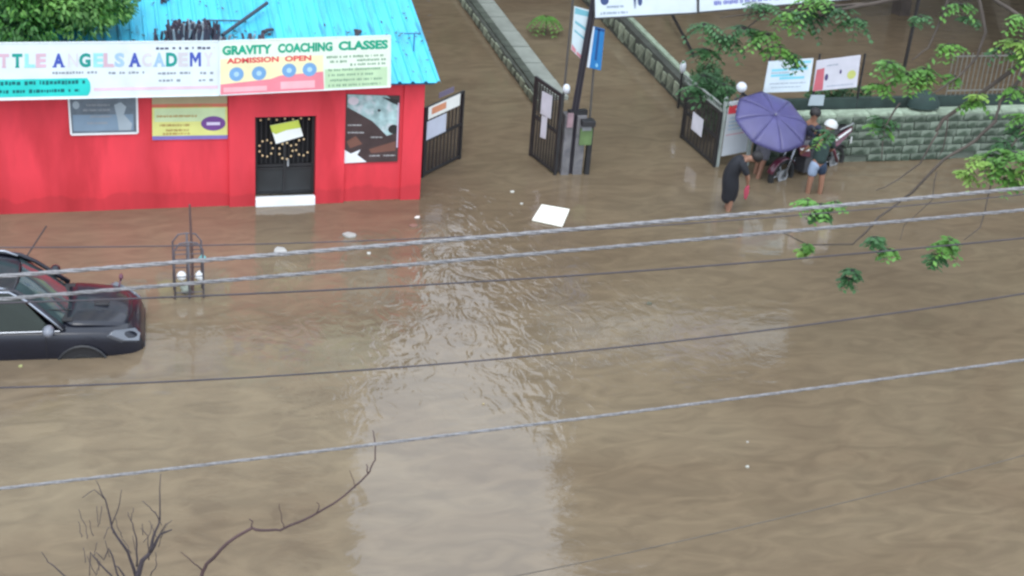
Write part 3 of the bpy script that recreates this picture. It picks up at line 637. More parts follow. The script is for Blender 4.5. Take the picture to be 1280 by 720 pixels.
t, B = board_thing('small_plaque', 'small pale grey plaque below the red panelled banner', 'plaque', [(1014,119),(1031,119),(1029,132),(1010,132)], YB-.02, mat('plaque', (.36,.42,.46), .5, .06), th=.02)
# post in the yard
q = gp(1127,100); o = MB().tube([(0,0,-.4),(0,0,0),(.12,0,5)], .045, 6).build('yard_post', mat('post black', (.02,.018,.018), .6)); o.location = q; tag(o, 'thin black post standing in the flooded yard behind the leaves', 'post')
q = gp(866,72); o = MB().tube([(0,0,-.3),(0,0,.1), gp(832,25)-q+Vector((0,0,.4))], .04, 6).build('slanted_pipe', mat('post black', (.02,.018,.018), .6)); o.location = q; tag(o, 'dark slanted pipe in the yard under the white banner', 'pipe')

# ------------------------------------------------------------------ car
paint = mat('black car paint', (.008,.009,.016), .3, .15, coat=.35, spec=.35)
trim = mat('black car trim', (.015,.015,.017), .55, .1)
chrome = mat('car chrome', (.30,.32,.36), .25, .05, metal=.8)
sglass = mat('dark olive glass', (.012,.018,.012), .1, .2, scale=2, spec=.35)
glass = mat('tree reflection glass', (.035,.052,.055), .06, .2, scale=2, coat=.5)  # teal tint is the reflected green trees put into the pane's colour
cz = -.52                       # tyre contact lies this far under water
def car_build():
    # local: x forward, y left, z up from the road; the nose is at x=2.25
    t = thing('parked_car', 'black car standing in floodwater up to its sills at the left edge', 'car')
    st = [ # x, half width, belt z, top z at centre
      (-2.25,.70,.70,.72),(-2.20,.82,.95,.98),(-1.9,.90,1.02,1.04),(-1.2,.925,1.03,1.05),(0,.93,1.01,1.03),(.75,.93,.99,1.04),(1.15,.925,.97,1.035),(1.55,.905,.95,1.02),(1.9,.88,.91,.985),(2.12,.82,.84,.91),(2.24,.72,.72,.77),(2.29,.62,.58,.61)]
    mb = MB(); rows = []
    for x, hw, bz, tz in st:
        lo = .30 if abs(x) < 2.15 else .34
        half = [(hw*.90,lo),(hw*.985,lo+.16),(hw,(lo+bz)/2),(hw*.99,bz-.10),(hw*.955,bz-.02),(hw*.86,bz+(tz-bz)*.35),(hw*.5,bz+(tz-bz)*.85),(0,tz)]
        row = half + [(-y,z) for y, z in half[-2::-1]]
        rows.append([Vector((x,y,z)) for y, z in row])
    k = len(rows[0])
    for r_ in rows: mb.v += r_
    for i in range(len(rows)-1):
        for j in range(k-1): mb.f.append((i*k+j, i*k+j+1, (i+1)*k+j+1, (i+1)*k+j))
        mb.f.append((i*k+k-1, i*k, (i+1)*k, (i+1)*k+k-1))
    mb.f.append(tuple(range(k))); mb.f.append(tuple((len(rows)-1)*k+j for j in range(k))[::-1])
    body = mb.build('body', paint, t, smooth=True, sub=2)
    # greenhouse: base ring and roof ring
    base = [(1.02,.70),(1.12,.35),(1.14,0)]; 
    def cabin(mb, zt_):
        pass
    R0 = [(.78,.86,1.0),(-.1,.875,1.01),(-1.2,.87,1.02),(-2.0,.78,1.02)]     # base line of side glass
    R1 = [(.05,.64,1.55),(-.35,.66,1.60),(-1.2,.66,1.61),(-1.75,.60,1.56)]
    # roof
    mb = MB(); xs = [.36,.16,-.3,-.9,-1.4,-1.85]; hz = [1.60,1.65,1.70,1.71,1.69,1.62]; hw = [.62,.665,.69,.695,.68,.63]
    ys = [-1,-.92,-.6,0,.6,.92,1]
    for x, z, w_ in zip(xs, hz, hw):
        for y in ys: mb.v.append(Vector((x - .05*y*y*(1 if x > -.3 else 0) + .03, y*w_, z - .05*abs(y)**3 + (-.02 if abs(y) == 1 else 0))))
    for i in range(5):
        for j in range(6): mb.f.append((i*7+j, i*7+j+1, (i+1)*7+j+1, (i+1)*7+j))
    rf = mb.build('roof', paint, t, smooth=True, sub=2); so2 = rf.modifiers.new('t','SOLIDIFY'); so2.thickness = .03
    # flat dark glossy panel on the roof, roof rails
    MB().add([(-.02,-.42,1.705),(-.02,.42,1.705),(-.8,.42,1.735),(-.8,-.42,1.735)], [(0,1,2,3)]).build('roof_panel', sglass, t)
    rail = MB()
    for s in (-1,1): MB().tube([(.30,s*.62,1.60),(.1,s*.655,1.67),(-.7,s*.675,1.73),(-1.7,s*.64,1.67)], .024, 8).build('roof_rail', chrome, t, smooth=True)
    # windscreen (curved)
    mb = MB(); n = 8
    for i in range(5):
        f_ = i/4
        for j in range(n+1):
            y = -1+2*j/n; w_ = .81+( .60-.81)*f_; x = 1.18+(.40-1.18)*f_ - .20*y*y*(1-f_*.6); z = 1.0+(1.60-1.0)*f_ + .03*math.sin(math.pi*f_) - .03*f_*y*y
            mb.v.append(Vector((x, y*w_, z)))
    for i in range(4):
        for j in range(n): mb.f.append((i*9+j, (i+1)*9+j, (i+1)*9+j+1, i*9+j+1))
    ws = mb.build('windscreen', glass, t, smooth=True)
    # side windows
    for s in (-1,1):
        for xa, xb, xc, xd in ((.88,-.12,-.18,.34),(-.22,-1.08,-1.10,-.26),(-1.18,-1.85,-1.66,-1.2)):
            z1 = 1.62
            MB().prism([(xa,s*.868,1.01),(xb,s*.872,1.02),(xc,s*.695,z1),(xd,s*.67,z1-.03)], (0,-s*.012,0)).build('side_window', sglass, t)
        # pillars and window frame
        pil = MB(); pil.tube([(1.06,s*.82,1.0),(.82,s*.765,1.22),(.56,s*.69,1.46),(.34,s*.645,1.60),(-.1,s*.68,1.655)], [.045,.035,.035,.04,.03], 8)
        pil.build('front_pillar', paint, t, smooth=True)
        MB().tube([(1.04,s*.855,1.0),(.80,s*.80,1.22),(.52,s*.725,1.46),(.26,s*.70,1.61),(-.9,s*.70,1.66)], .022, 6).build('window_trim', chrome, t, smooth=True)
        for xx in (-.27,-1.16): MB().tube([(xx+.08,s*.875,1.0),(xx+.06,s*.69,1.64)], .035, 6).build('pillar', trim, t)
        MB().tube([(1.0,s*.885,1.0),(0,s*.915,1.02),(-1.9,s*.89,1.03)], .009, 6).build('belt_trim', chrome, t)
        # mirror
        mr = MB().ball((.84,s*1.06,1.10), .115, 12, 8, (.8,1.15,.8)).build('wing_mirror', mat('silver mirror shell', (.16,.17,.20), .3, .05, coat=.3) if s < 0 else paint, t, smooth=True)
        MB().box((.84,s*.94,1.02), (.08,.14,.05)).build('mirror_arm', trim, mr)
        # headlight wrapping the corner
        hl = MB(); hl.add([(2.12,s*.60,.86),(1.80,s*.84,.955),(1.72,s*.895,.90),(1.95,s*.875,.78),(2.18,s*.78,.72),(2.20,s*.60,.76)], [(0,1,2,3,4,5) if s < 0 else (5,4,3,2,1,0)])
        for vv in hl.v: vv.x += .03; vv.z += .015; vv.y += s*.012
        k_ = [Vector(v) for v in hl.v]; hl = MB().prism(k_, (-.06,-s*.03,-.05))
        hl.build('headlight', mat('headlight glass', (.10,.11,.13), .15, .1, coat=.4), t, bevel=.01)
        MB().box((1.95,s*.60,.50), (.5,.10,.10)).build('fog_lamp', trim, t)
        for x_ in (1.32,-1.32):
            wh = MB().ring((x_,s*.84,.33), (0,1,0), .235, .10, 24, 8).build('wheel', mat('tyre', (.02,.02,.02), .85), t, smooth=True)
            rim = MB().tube([(x_,s*.80,.33),(x_,s*.90,.33)], .17, 16); rim.build('rim', greym, wh)
            arch = MB(); 
            pp = [Vector((x_+.40*math.cos(a), s*.925, .33+.40*math.sin(a))) for a in [math.pi*i/12 for i in range(13)]]
            arch.tube(pp, .03, 6).build('wheel_arch', trim, t)
            MB().prism([p_+Vector((0,s*.005,0)) for p_ in pp], (0,-s*.05,0)).build('arch_shadow_gap', trim, t)
        for x_ in (-.12,-1.0): MB().box((x_,s*.935,.86), (.16,.03,.03)).build('door_handle', chrome, t, bevel=.005)
        for x_ in (.78,-.25,-1.15): MB().box((x_,s*.931,.62), (.008,.006,.62)).build('door_seam', trim, t)
    # bonnet panel: raised centre with shut lines, grille, bumper, wipers, plate, fender mirror, aerial
    bn = MB(); rr = []
    for x, hw_, z in ((1.12,.74,1.04),(1.4,.73,1.035),(1.7,.71,1.01),(1.95,.66,.965),(2.10,.58,.905)):
        for y in (-1,-.7,-.35,0,.35,.7,1): bn.v.append(Vector((x - .03*y*y*2, y*hw_, z + .018 - .055*y*y + (.012 if abs(abs(y)-.7) < .01 else 0))))
    for i in range(4):
        for j in range(6): bn.f.append((i*7+j, (i+1)*7+j, (i+1)*7+j+1, i*7+j+1))
    bo = bn.build('bonnet', paint, t, smooth=True, sub=1); s3 = bo.modifiers.new('t','SOLIDIFY'); s3.thickness = .02; s3.offset = 1
    MB().box((1.62,-.05,1.055), (.22,.22,.05)).build('bonnet_scoop', trim, t, bevel=.015)
    MB().box((2.19,0,.60), (.10,.78,.14)).build('grille', trim, t, bevel=.02); MB().box((2.20,0,.69), (.06,.80,.02)).build('grille_bar', trim, t)
    MB().box((2.255,0,.42), (.03,.42,.10)).build('number_plate', white, t)
    for s in (-.3,.25): MB().tube([(1.17,s,1.06),(.80,s-.28,1.225)], .01, 5).build('wiper', trim, t)
    MB().box((1.10,0,1.045), (.16,1.3,.02)).build('cowl', trim, t)
    MB().tube([(1.86,.70,.88),(1.90,.78,1.04)], .015, 6).ball((1.91,.79,1.08), .06, 10, 6, (.6,1.2,.9)).build('fender_mirror', mat('maroon mirror', (.09,.03,.05), .4), t, smooth=True)
    MB().tube([(.35,.70,1.42),(.75,1.0,1.95)], .012, 6).build('aerial', trim, t)
    return t
car = car_build()
CAR_H = R(-3)
nose = gp(176,418, .30)
dv = Vector((math.cos(CAR_H), math.sin(CAR_H), 0)); sd_ = Vector((-dv.y, dv.x, 0))
# near front wheel seen at (103,447): local (1.32,-.93)
wp_ = gp(103,448)
car.location = wp_ - dv*1.32 + sd_*.93 + Vector((0,0,cz)); car.rotation_euler = (0,0,CAR_H)

# ------------------------------------------------------------------ tree guard
tgp = gp(236,367)
tg = thing('tree_guard', 'round topped wire tree guard with litter standing in the water beside the car', 'tree guard', tgp)
hh = yp(237,297,tgp.y).z
w2 = .24
gm = mat('guard steel', (.09,.08,.09), .5, .3)
f = MB()
for yy in (-.18,.18):
    f.tube([(-w2,yy,-.4),(-w2,yy,hh-.15),(-w2*.6,yy,hh-.02),(0,yy,hh),(w2*.6,yy,hh-.02),(w2,yy,hh-.15),(w2,yy,-.4)], .016, 6)
    f.tube([(0,yy,-.4),(0,yy,hh)], .02, 6)
f.build('hoop', gm, tg, smooth=True)
f = MB()
for z in (.12,.42,.75,hh-.22):
    f.tube([(-w2,-.18,z),(w2,-.18,z),(w2,.18,z),(-w2,.18,z),(-w2,-.18,z)], .010, 5)
f.build('cross_wires', gm, tg)
MB().tube([(.06,0,-.3),(.07,0,hh*.6),(.05,.02,yp(243,256,tgp.y).z)], [.032,.026,.018], 7).build('stake', mat('brown stake', (.10,.06,.055), .8), tg)
for lb, px, py, r_, c_ in (('round white ball of foam inside the tree guard', 227,345,.085,white),('crumpled white bag beside the stake inside the tree guard', 249,345,.07,white),('small turquoise scrap tied to the tree guard stake', 253,323,.05,mat('turquoise scrap', (.18,.42,.42), .6)),('grey green litter at the waterline inside the tree guard', 232,361,.08,mat('litter grey', (.25,.28,.24), .8))):
    mb = MB().ball((0,0,0), r_, 10, 7)
    if 'ball' not in lb:
        for vv in mb.v: vv.x *= 1+rnd.uniform(-.35,.5); vv.z *= 1+rnd.uniform(-.35,.6)
    o = mb.build('litter', c_, smooth=True); o.location = yp(px,py,tgp.y+(.0)); tag(o, lb, 'litter')

# floating litter
cbp = gp(688,269)
t = MB(); c4 = [gp(677,256,.03)-cbp, gp(712,262,.03)-cbp, gp(703,283,.03)-cbp, gp(665,275,.03)-cbp]
t.prism(c4, (0,0,.035)); o = t.build('foam_sheet', mat('foam board', (.80,.78,.68), .6, .05), bevel=.006); o.location = cbp+Vector((0,0,-.02)); tag(o, 'cream white foam sheet floating below the black pole', 'foam sheet')
for px, py, s_, lb, cc in ((461,317,.05,'tiny white cup floating between the two upper cables',(.5,.5,.46)),(522,272,.06,'small white scrap floating near the corner of the red building',(.7,.65,.6)),(517,283,.09,'small brown scrap floating below the corner of the red building',(.22,.12,.09)),(350,314,.16,'flat grey piece of foam floating under the black door',(.42,.42,.40)),(437,295,.14,'flat pale grey film floating right of the black door',(.36,.36,.34)),(934,584,.035,'tiny pale fleck floating in the open water at lower right',(.4,.4,.35)),(934,553,.025,'tiny grey fleck floating above the pale fleck at lower right',(.32,.3,.26)),(812,380,.07,'small dark leaf scrap floating in the middle of the street',(.1,.1,.07)),(26,458,.04,'tiny yellow scrap floating beside the car',(.35,.36,.15)),(604,505,.02,'tiny ochre fleck floating beside the bright reflection',(.35,.28,.15)),(640,240,.05,'small pale scrap floating left of the black pole',(.5,.5,.45)),(652,255,.04,'smaller pale scrap floating left of the foam sheet',(.5,.5,.45))):
    mb = MB(); n_ = 7; ring_ = [Vector((s_*rnd.uniform(.6,1.2)*math.cos(2*math.pi*i/n_), s_*rnd.uniform(.5,1)*math.sin(2*math.pi*i/n_), 0)) for i in range(n_)]
    mb.prism(ring_, (0,0,.012+s_*.15)); o = mb.build('floating_scrap', mat('scrap %.2f %.2f %.2f' % cc, cc, .6, .15)); o.location = gp(px,py); tag(o, lb, 'litter')

# ------------------------------------------------------------------ overhead cables
def spline(P, n=70):
    out = []
    xs = [p[0] for p in P]; ys = [p[1] for p in P]
    # quadratic least-squares: a hanging cable is close to a parabola
    import itertools
    Sx = [sum(x**k for x in xs) for k in range(5)]; T = [sum(y*x**k for x, y in P) for k in range(3)]
    M_ = Matrix(((Sx[0],Sx[1],Sx[2]),(Sx[1],Sx[2],Sx[3]),(Sx[2],Sx[3],Sx[4]))); a = M_.inverted() @ Vector(T)
    return lambda x: a[0]+a[1]*x+a[2]*x*x
cabm = mat('aluminium cable', (.20,.195,.20), .55, .25, scale=30, metal=.2)
darkc = mat('dark cable sheath', (.05,.042,.05), .7, .2)
def cable(label, P, Y, r, twisted, mt):
    P = [(p[0]/1000, p[1]/1000) for p in P]; fn = spline(P)
    pts = [yp(px*20-260, fn((px*20-260)/1000)*1000, Y) for px in range(0, 92)]
    o0 = pts[0].copy(); t = thing('overhead_cable', label, 'cable', o0, group=None)
    if not twisted: MB().tube([p-o0 for p in pts], r, 6).build('wire', mt, t, smooth=True); return
    # resample finely, three strands wound round each other
    fine_ = []
    for i in range(len(pts)-1):
        for k in range(4): fine_.append(pts[i].lerp(pts[i+1], k/4)-o0)
    for s in range(3):
        q = []; acc = 0
        for i, p in enumerate(fine_):
            if i: acc += (p-fine_[i-1]).length
            a = acc/.5*2*math.pi + s*2*math.pi/3; q.append(p + Vector((0, math.cos(a), math.sin(a)))*r*.5)
        MB().tube(q, r*.5, 6).build('strand', mt, t, smooth=True)
cable('upper bright twisted cable, passing just below the floating foam sheet', [(0,347),(320,318),(400,311.5),(720,289),(960,266),(1280,234)], 12, .019, True, cabm)
cable('second bright twisted cable from the top, crossing the tree guard', [(0,375),(40,371),(320,346),(400,339),(720,315),(960,291),(1280,262)], 12.2, .0175, True, cabm)
cable('lowest bright twisted cable, crossing the broad bright reflection', [(0,611),(260,580),(640,535),(800,513),(1280,450)], 10, .0125, True, cabm)
cable('thin dark cable close under the two upper bright ones', [(180,373),(320,366),(530,357),(720,345),(960,325),(1280,298)], 13, .0085, False, darkc)
cable('topmost thin dark cable, behind the tree guard top', [(0,309),(215,308),(320,305),(560,297),(900,276),(1280,243)], 14, .006, False, darkc)
cable('thin dark cable halfway down, right through the top of the broad reflection', [(0,485),(320,470),(540,457),(800,431),(1280,367)], 11.5, .0075, False, darkc)
cable('faint grey cable near the bottom right corner', [(400,765),(740,700),(800,688),(1040,632),(1280,569)], 9, .004, False, mat('faint cable', (.085,.07,.055), .7))

# ------------------------------------------------------------------ vegetation
def leafmat(name, c1, c2): 
    m = mat(name, c1, .55, .2, scale=1.3, two=c2); b = m.node_tree.nodes['Principled BSDF']
    b.inputs['Subsurface Weight'].default_value = 0; return m
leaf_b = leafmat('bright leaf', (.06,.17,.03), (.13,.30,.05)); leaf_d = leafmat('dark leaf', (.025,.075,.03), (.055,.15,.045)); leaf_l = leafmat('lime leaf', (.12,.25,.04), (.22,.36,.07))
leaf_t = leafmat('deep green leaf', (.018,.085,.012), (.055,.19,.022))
bark = mat('brown bark', (.075,.06,.05), .9, .3, bump=.5); barkg = mat('grey twig', (.045,.036,.042), .9, .3)
def leaf(mb, p, d, L_, W_, nrm):
    d = d.normalized(); s = d.cross(nrm); s = s.normalized() if s.length > 1e-4 else d.orthogonal().normalized()
    c = p + d*L_*.5 - Vector((0,0,L_*.06)); e = p+d*L_-Vector((0,0,L_*.18))
    mb.add([p, c+s*W_/2, e, c-s*W_/2], [(0,1,2,3)])
def rv(): 
    while True:
        v = Vector((rnd.uniform(-1,1), rnd.uniform(-1,1), rnd.uniform(-1,1)))
        if .05 < v.length < 1: return v
def spray(mb, tw, c, size, nf=7, ll=.13, droop=.5):
    "a drooping tuft of pinnate fronds"
    for k in range(nf):
        a = rnd.uniform(0,2*math.pi); out = Vector((math.cos(a), math.sin(a), rnd.uniform(-.5,.35))).normalized()
        Lf = size*rnd.uniform(.45,1.25); n = max(4, int(Lf/.06)); pr_ = c + rv()*size*.08
        pts = [pr_]
        for i in range(1, n+1):
            f_ = i/n; p = c + out*Lf*f_ - Vector((0,0,droop*Lf*f_*f_)); pts.append(p)
            side = out.cross(Vector((0,0,1))).normalized()
            for s in (-1,1): leaf(mb, p, side*s + out*.45 + Vector((0,0,-.25)) + rv()*.2, ll*(1-.3*f_)*rnd.uniform(.7,1.3), ll*.5, Vector((0,0,1))+rv()*.35)
        tw.tube(pts[::max(1,n//3)]+[pts[-1]], .004, 3, False)
def crown_leaves(mb, c, rad, n, ll, lumps=9, seed=1, flat=.8):
    r = random.Random(seed); cs = []
    for _ in range(lumps):
        v = Vector((r.gauss(0,1), r.gauss(0,1), r.gauss(0,.8))).normalized()*r.uniform(.35,.8)
        cs.append((Vector((v.x*rad[0], v.y*rad[1], v.z*rad[2])), r.uniform(.28,.5)))
    for _ in range(n):
        q, s = r.choice(cs); v = Vector((r.gauss(0,1), r.gauss(0,1), r.gauss(0,1))).normalized()*(r.uniform(.5,1.05)**.5)
        p = Vector(c) + q + Vector((v.x*rad[0]*s, v.y*rad[1]*s, v.z*rad[2]*s*flat))
        d = (v + Vector((r.uniform(-1,1), r.uniform(-1,1), r.uniform(-1.2,.4)))*.8)
        leaf(mb, p, d, ll*r.uniform(.7,1.3), ll*.5*r.uniform(.7,1.2), v+Vector((r.uniform(-.6,.6), r.uniform(-.6,.6), .7)))
def limb(mb, a, b_, r0, r1, wob=.06, n=5, k=6):
    a = Vector(a); b_ = Vector(b_); L_ = (b_-a).length
    pts = [a.lerp(b_, i/n) + (rv()*wob*L_ if 0 < i < n else Vector((0,0,0))) for i in range(n+1)]
    mb.tube(pts, [r0+(r1-r0)*i/n for i in range(n+1)], k); return pts

# left tree behind the shop, its crown hangs over the roof
tc_ = rp(60,-30,31.0)
tt = thing('leafy_tree', 'dense green tree overhanging the left end of the blue roof', 'tree', (tc_.x-1.2,tc_.y+1.5,0))
o0 = Vector(tt.location); tk = MB()
limb(tk, (0,0,-.4), (.3,-.3,3.2), .22, .15)
for ex in ((-1.6,-.6,4.6),(.6,-1.8,4.0),(1.8,-1.2,4.4),(0,.8,5.6),(1.3,.2,5.2)): limb(tk, (.3,-.3,3.1), ex, .12, .03)
tk.build('trunk', bark, tt, smooth=True)
def cl(px, py, dist, rad, n, ll, lumps, mt, nm, seed):
    mb = MB(); crown_leaves(mb, rp(px,py,dist)-o0, rad, n, ll, lumps, seed); mb.build(nm, mt, tt, kind='stuff')
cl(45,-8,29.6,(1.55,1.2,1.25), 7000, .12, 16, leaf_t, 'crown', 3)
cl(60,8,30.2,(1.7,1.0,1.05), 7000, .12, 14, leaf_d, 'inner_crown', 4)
cl(115,12,29.8,(.85,.8,.75), 2600, .11, 8, leaf_t, 'side_crown', 8)
cl(75,2,29.2,(1.2,.8,.8), 1100, .12, 9, leaf_b, 'young_leaves', 5)
cl(5,30,29.6,(.8,.6,.5), 1300, .12, 5, leaf_d, 'low_crown', 6)

# street tree at right: trunk outside the frame, branches reaching over the water
rt_ = thing('overhanging_tree', 'tree whose thin branches and drooping leaf tufts hang in from the right edge', 'tree', gp(1420,230))
o0 = Vector(rt_.location)
br = MB(); lv = MB(); ll_ = MB(); ld = MB(); tw = MB()
D1 = 26.0
def bpt(px, py, dist): return rp(px, py, dist)-o0
def branch(P, dist, r0, r1):
    pts = [bpt(px, py, (dist if isinstance(dist,(int,float)) else dist[0]+(dist[1]-dist[0])*i/(len(P)-1))) for i, (px, py) in enumerate(P)]
    sm_ = []
    for i in range(len(pts)-1):
        for k in range(3): sm_.append(pts[i].lerp(pts[i+1], k/3)+rv()*.012)
    sm_.append(pts[-1]); n = len(sm_)
    br.tube(sm_, [r0+(r1-r0)*i/(n-1) for i in range(n)], 6)
limb(br, (0,0,-.4), bpt(1400,60,26), .20, .12); limb(br, bpt(1400,60,26), bpt(1330,-80,26), .12, .08)
branch([(1400,60),(1330,62),(1280,78),(1225,118),(1180,148),(1170,165)], (26,25.5), .05, .03)
branch([(1330,90),(1282,92),(1250,128),(1245,150)], (26,25), .035, .02)
branch([(1245,150),(1220,175),(1180,200),(1140,240),(1098,272),(1080,293),(1066,305),(1010,306),(975,290)], (25,24), .03, .008)
branch([(1172,165),(1150,205),(1110,232),(1095,238)], (25,24.5), .016, .006)
branch([(1330,62),(1260,10),(1230,-10)], 26, .04, .03)
branch([(1222,-10),(1232,40),(1222,70),(1200,95),(1165,118)], (26,25.4), .03, .012)
branch([(1190,-10),(1175,25),(1160,60),(1140,75)], (26,25.6), .025, .01)
branch([(1300,130),(1260,190),(1240,225),(1225,285),(1205,300)], (25,24), .02, .006)
branch([(1170,215),(1165,250),(1130,282),(1125,300)], (24.8,24.3), .01, .005)
branch([(1300,-20),(1180,-15),(1090,5),(1050,12),(1010,25),(995,45)], (27,27), .05, .015)
branch([(1090,5),(1030,8),(960,14),(900,22)], (27,27.2), .03, .01)
branch([(960,14),(900,60),(880,85)], 27.2, .015, .006)
branch([(1185,148),(1180,185),(1170,200)], 25, .014, .006)
branch([(1125,128),(1105,160),(1102,200)], (25.4,25.2), .018, .008)
br.build('trunk', bark, rt_, smooth=True)
tufts = [ # px,py,dist,size,nf,which
 (960,42,26.8,.36,9,'b'),(975,58,26.8,.34,8,'b'),(985,68,26.8,.28,6,'d'),(930,35,27,.4,8,'d'),(905,45,27,.4,8,'d'),(880,30,27,.42,9,'d'),(885,62,27,.35,7,'d'),(880,95,27.1,.36,8,'d'),(905,105,27.1,.30,6,'d'),(868,108,27,.32,7,'d'),
 (1010,16,27,.4,9,'d'),(1045,8,27,.4,8,'d'),(985,15,27,.38,9,'b'),(1070,22,27,.35,6,'d'),(1020,-2,27,.4,8,'b'),(950,5,27,.4,7,'d'),
 (1112,78,25.8,.34,9,'b'),(1135,92,25.8,.32,9,'b'),(1155,85,25.8,.34,8,'b'),(1162,100,25.7,.22,5,'l'),(1098,105,25.7,.26,6,'b'),(1105,148,25.5,.28,6,'d'),(1100,155,25.5,.2,4,'b'),
 (1185,55,26,.3,6,'b'),(1215,22,26,.26,4,'d'),(1200,5,26,.3,5,'b'),(1222,125,25.5,.24,7,'b'),(1222,118,25.4,.16,4,'l'),
 (1272,52,25.5,.30,8,'l'),(1285,70,25.5,.32,7,'b'),(1285,145,25,.34,9,'b'),(1275,160,25,.26,6,'d'),
 (1210,215,24.6,.22,5,'l'),(1240,195,24.6,.34,9,'b'),(1232,200,24.5,.3,7,'l'),(1268,190,24.5,.34,9,'b'),(1290,200,24.4,.3,7,'l'),(1258,212,24.4,.28,6,'b'),
 (1026,255,24,.26,8,'b'),(1045,252,24,.16,4,'b'),(1010,250,24,.2,5,'b'),(1028,266,24,.18,5,'d'),
 (1098,300,24,.20,7,'d'),(1112,312,24,.20,7,'b'),(1092,296,24,.14,4,'d'),(1180,306,24,.26,9,'b'),(1172,318,24,.2,6,'d'),(1188,300,24,.18,5,'b'),(1065,338,23.8,.17,7,'d'),(1062,348,23.8,.14,5,'d'),(1002,312,24,.12,4,'l'),(1010,305,24,.1,3,'b'),
 (1262,225,24.4,.26,5,'b'),(1280,215,24.4,.3,7,'b'),(1255,178,24.8,.3,6,'d'),(1270,110,25.4,.26,5,'b'),(1250,60,25.8,.25,5,'d'),(1150,20,26,.24,4,'d'),(1195,95,25.7,.2,4,'b'),(1278,20,25.6,.3,6,'b'),
 (1040,165,25.2,.22,5,'d'),(1028,172,25.2,.16,3,'b')]
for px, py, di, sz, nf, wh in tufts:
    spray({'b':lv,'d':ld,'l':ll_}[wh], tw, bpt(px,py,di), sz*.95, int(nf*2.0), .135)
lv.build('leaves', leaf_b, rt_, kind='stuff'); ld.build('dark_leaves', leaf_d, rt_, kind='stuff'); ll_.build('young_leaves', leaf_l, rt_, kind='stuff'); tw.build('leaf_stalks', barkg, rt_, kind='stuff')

# dark shrub behind the compound gate, shrub band behind wall, sapling in the lane
def shrub(name, label, c, rad, n, mt, seed, ll=.09, cat='shrub', lumps=8):
    t = thing(name, label, cat, (c[0],c[1],0)); mb = MB(); crown_leaves(mb, (0,0,c[2]), rad, n, ll, lumps, seed); mb.build('foliage', mt, t, kind='stuff')
    s = MB()
    for k in range(5): limb(s, (rnd.uniform(-.08,.08),rnd.uniform(-.08,.08),-.3), (rnd.uniform(-.6,.6)*rad[0],rnd.uniform(-.6,.6)*rad[1],c[2]), .03, .008, n=3, k=5)
    s.build('stem', bark, t)
    return t
q = gp(893,175); shrub('shrub', 'dark shrub behind the open compound gate left of the notice board', (q.x,q.y,.75), (.55,.6,.85), 3200, leaf_d, 11)
q = gp(880,150); shrub('shrub', 'darker shrub farther behind the open compound gate, under the white gate lamp', (q.x,q.y,.8), (.5,.9,.8), 2600, leaf_d, 12)
q = gp(1050,176); shrub('shrub', 'low dark shrub along the mossy wall right of the umbrella', (q.x,q.y+.3,.95), (.9,.25,.45), 2200, leaf_d, 13)
q = gp(1110,176); shrub('shrub', 'green shrub in front of the mossy wall left of the capped pillar', (q.x-.3,q.y-.25,.65), (.3,.2,.5), 700, leaf_b, 14)
q = gp(681,44); sp = thing('sapling', 'small umbrella shaped green sapling standing in the middle lane', 'sapling', q)
mb = MB(); tws = MB(); zc = .50
for k in range(13):
    a = 2*math.pi*k/13+rnd.uniform(-.1,.1); out = Vector((math.cos(a), math.sin(a), .25)); L_ = .46*rnd.uniform(.8,1.1)
    for i in range(1,9):
        f_ = i/8; p = Vector((0,0,zc)) + out*L_*f_ - Vector((0,0,.95*L_*f_*f_)); sdv = out.cross(Vector((0,0,1))).normalized()
        for s in (-1,1): leaf(mb, p, sdv*s+out*.6-Vector((0,0,.4)), .15*(1.1-.4*f_), .055, Vector((0,0,1))+rv()*.3)
mb.build('foliage', leaf_b, sp, kind='stuff'); MB().tube([(0,0,-.3),(.02,0,.2),(0,0,zc)], [.025,.02,.015], 6).build('stem', bark, sp)

# bare tree at bottom left
bt = thing('bare_tree', 'leafless grey tree top rising from the bottom edge at left', 'tree', rp(170,760,12.9)); bt.location.z = 0
o0 = Vector(bt.location); mb = MB()
def tw_(P, r0, r1, di=12.8, jit=.03):
    pts = [rp(px, py, di)-o0 for px, py in P]; sm_ = []
    for i in range(len(pts)-1):
        for k in range(3): sm_.append(pts[i].lerp(pts[i+1], k/3) + (rv()*.01 if k else Vector((0,0,0))))
    sm_.append(pts[-1]); n = len(sm_)
    for p in sm_: p.y += .0
    mb.tube(sm_, [max(.003, r0+(r1-r0)*i/(n-1)) for i in range(n)], 5)
b0 = rp(160,790,12.9)-o0
mb.tube([(0,0,-.5), (b0.x*.5,b0.y*.5,b0.z*.5), b0, rp(170,725,12.9)-o0], [.09,.07,.05,.035], 8)
tw_([(170,725),(178,700),(188,690),(200,668),(215,662)], .03, .006)
tw_([(188,690),(192,670),(200,650),(201,592)], .018, .003, 12.7)
tw_([(170,720),(160,690),(140,660),(132,625),(120,600)], .018, .003, 13.0)
tw_([(140,655),(148,635),(152,612)], .006, .003, 13)
tw_([(171,708),(171,680),(166,655),(160,640)], .010, .003)
tw_([(200,650),(190,638),(178,626)], .006, .003, 12.7)
tw_([(132,625),(118,612),(103,622)], .005, .003, 13)
tw_([(150,725),(142,700),(136,685),(130,700),(120,690)], .010, .003, 12.6)
tw_([(140,720),(125,705),(113,690),(112,720)], .009, .004, 12.5)
tw_([(90,730),(72,712),(60,703),(52,690)], .008, .003, 12.6)
tw_([(186,700),(185,670),(176,660)], .006, .003)
tw_([(188,720),(196,705),(194,690)], .006, .003)
tw_([(165,735),(150,712),(142,705)], .012, .004)
tw_([(200,668),(207,655),(215,650)], .005,.003)
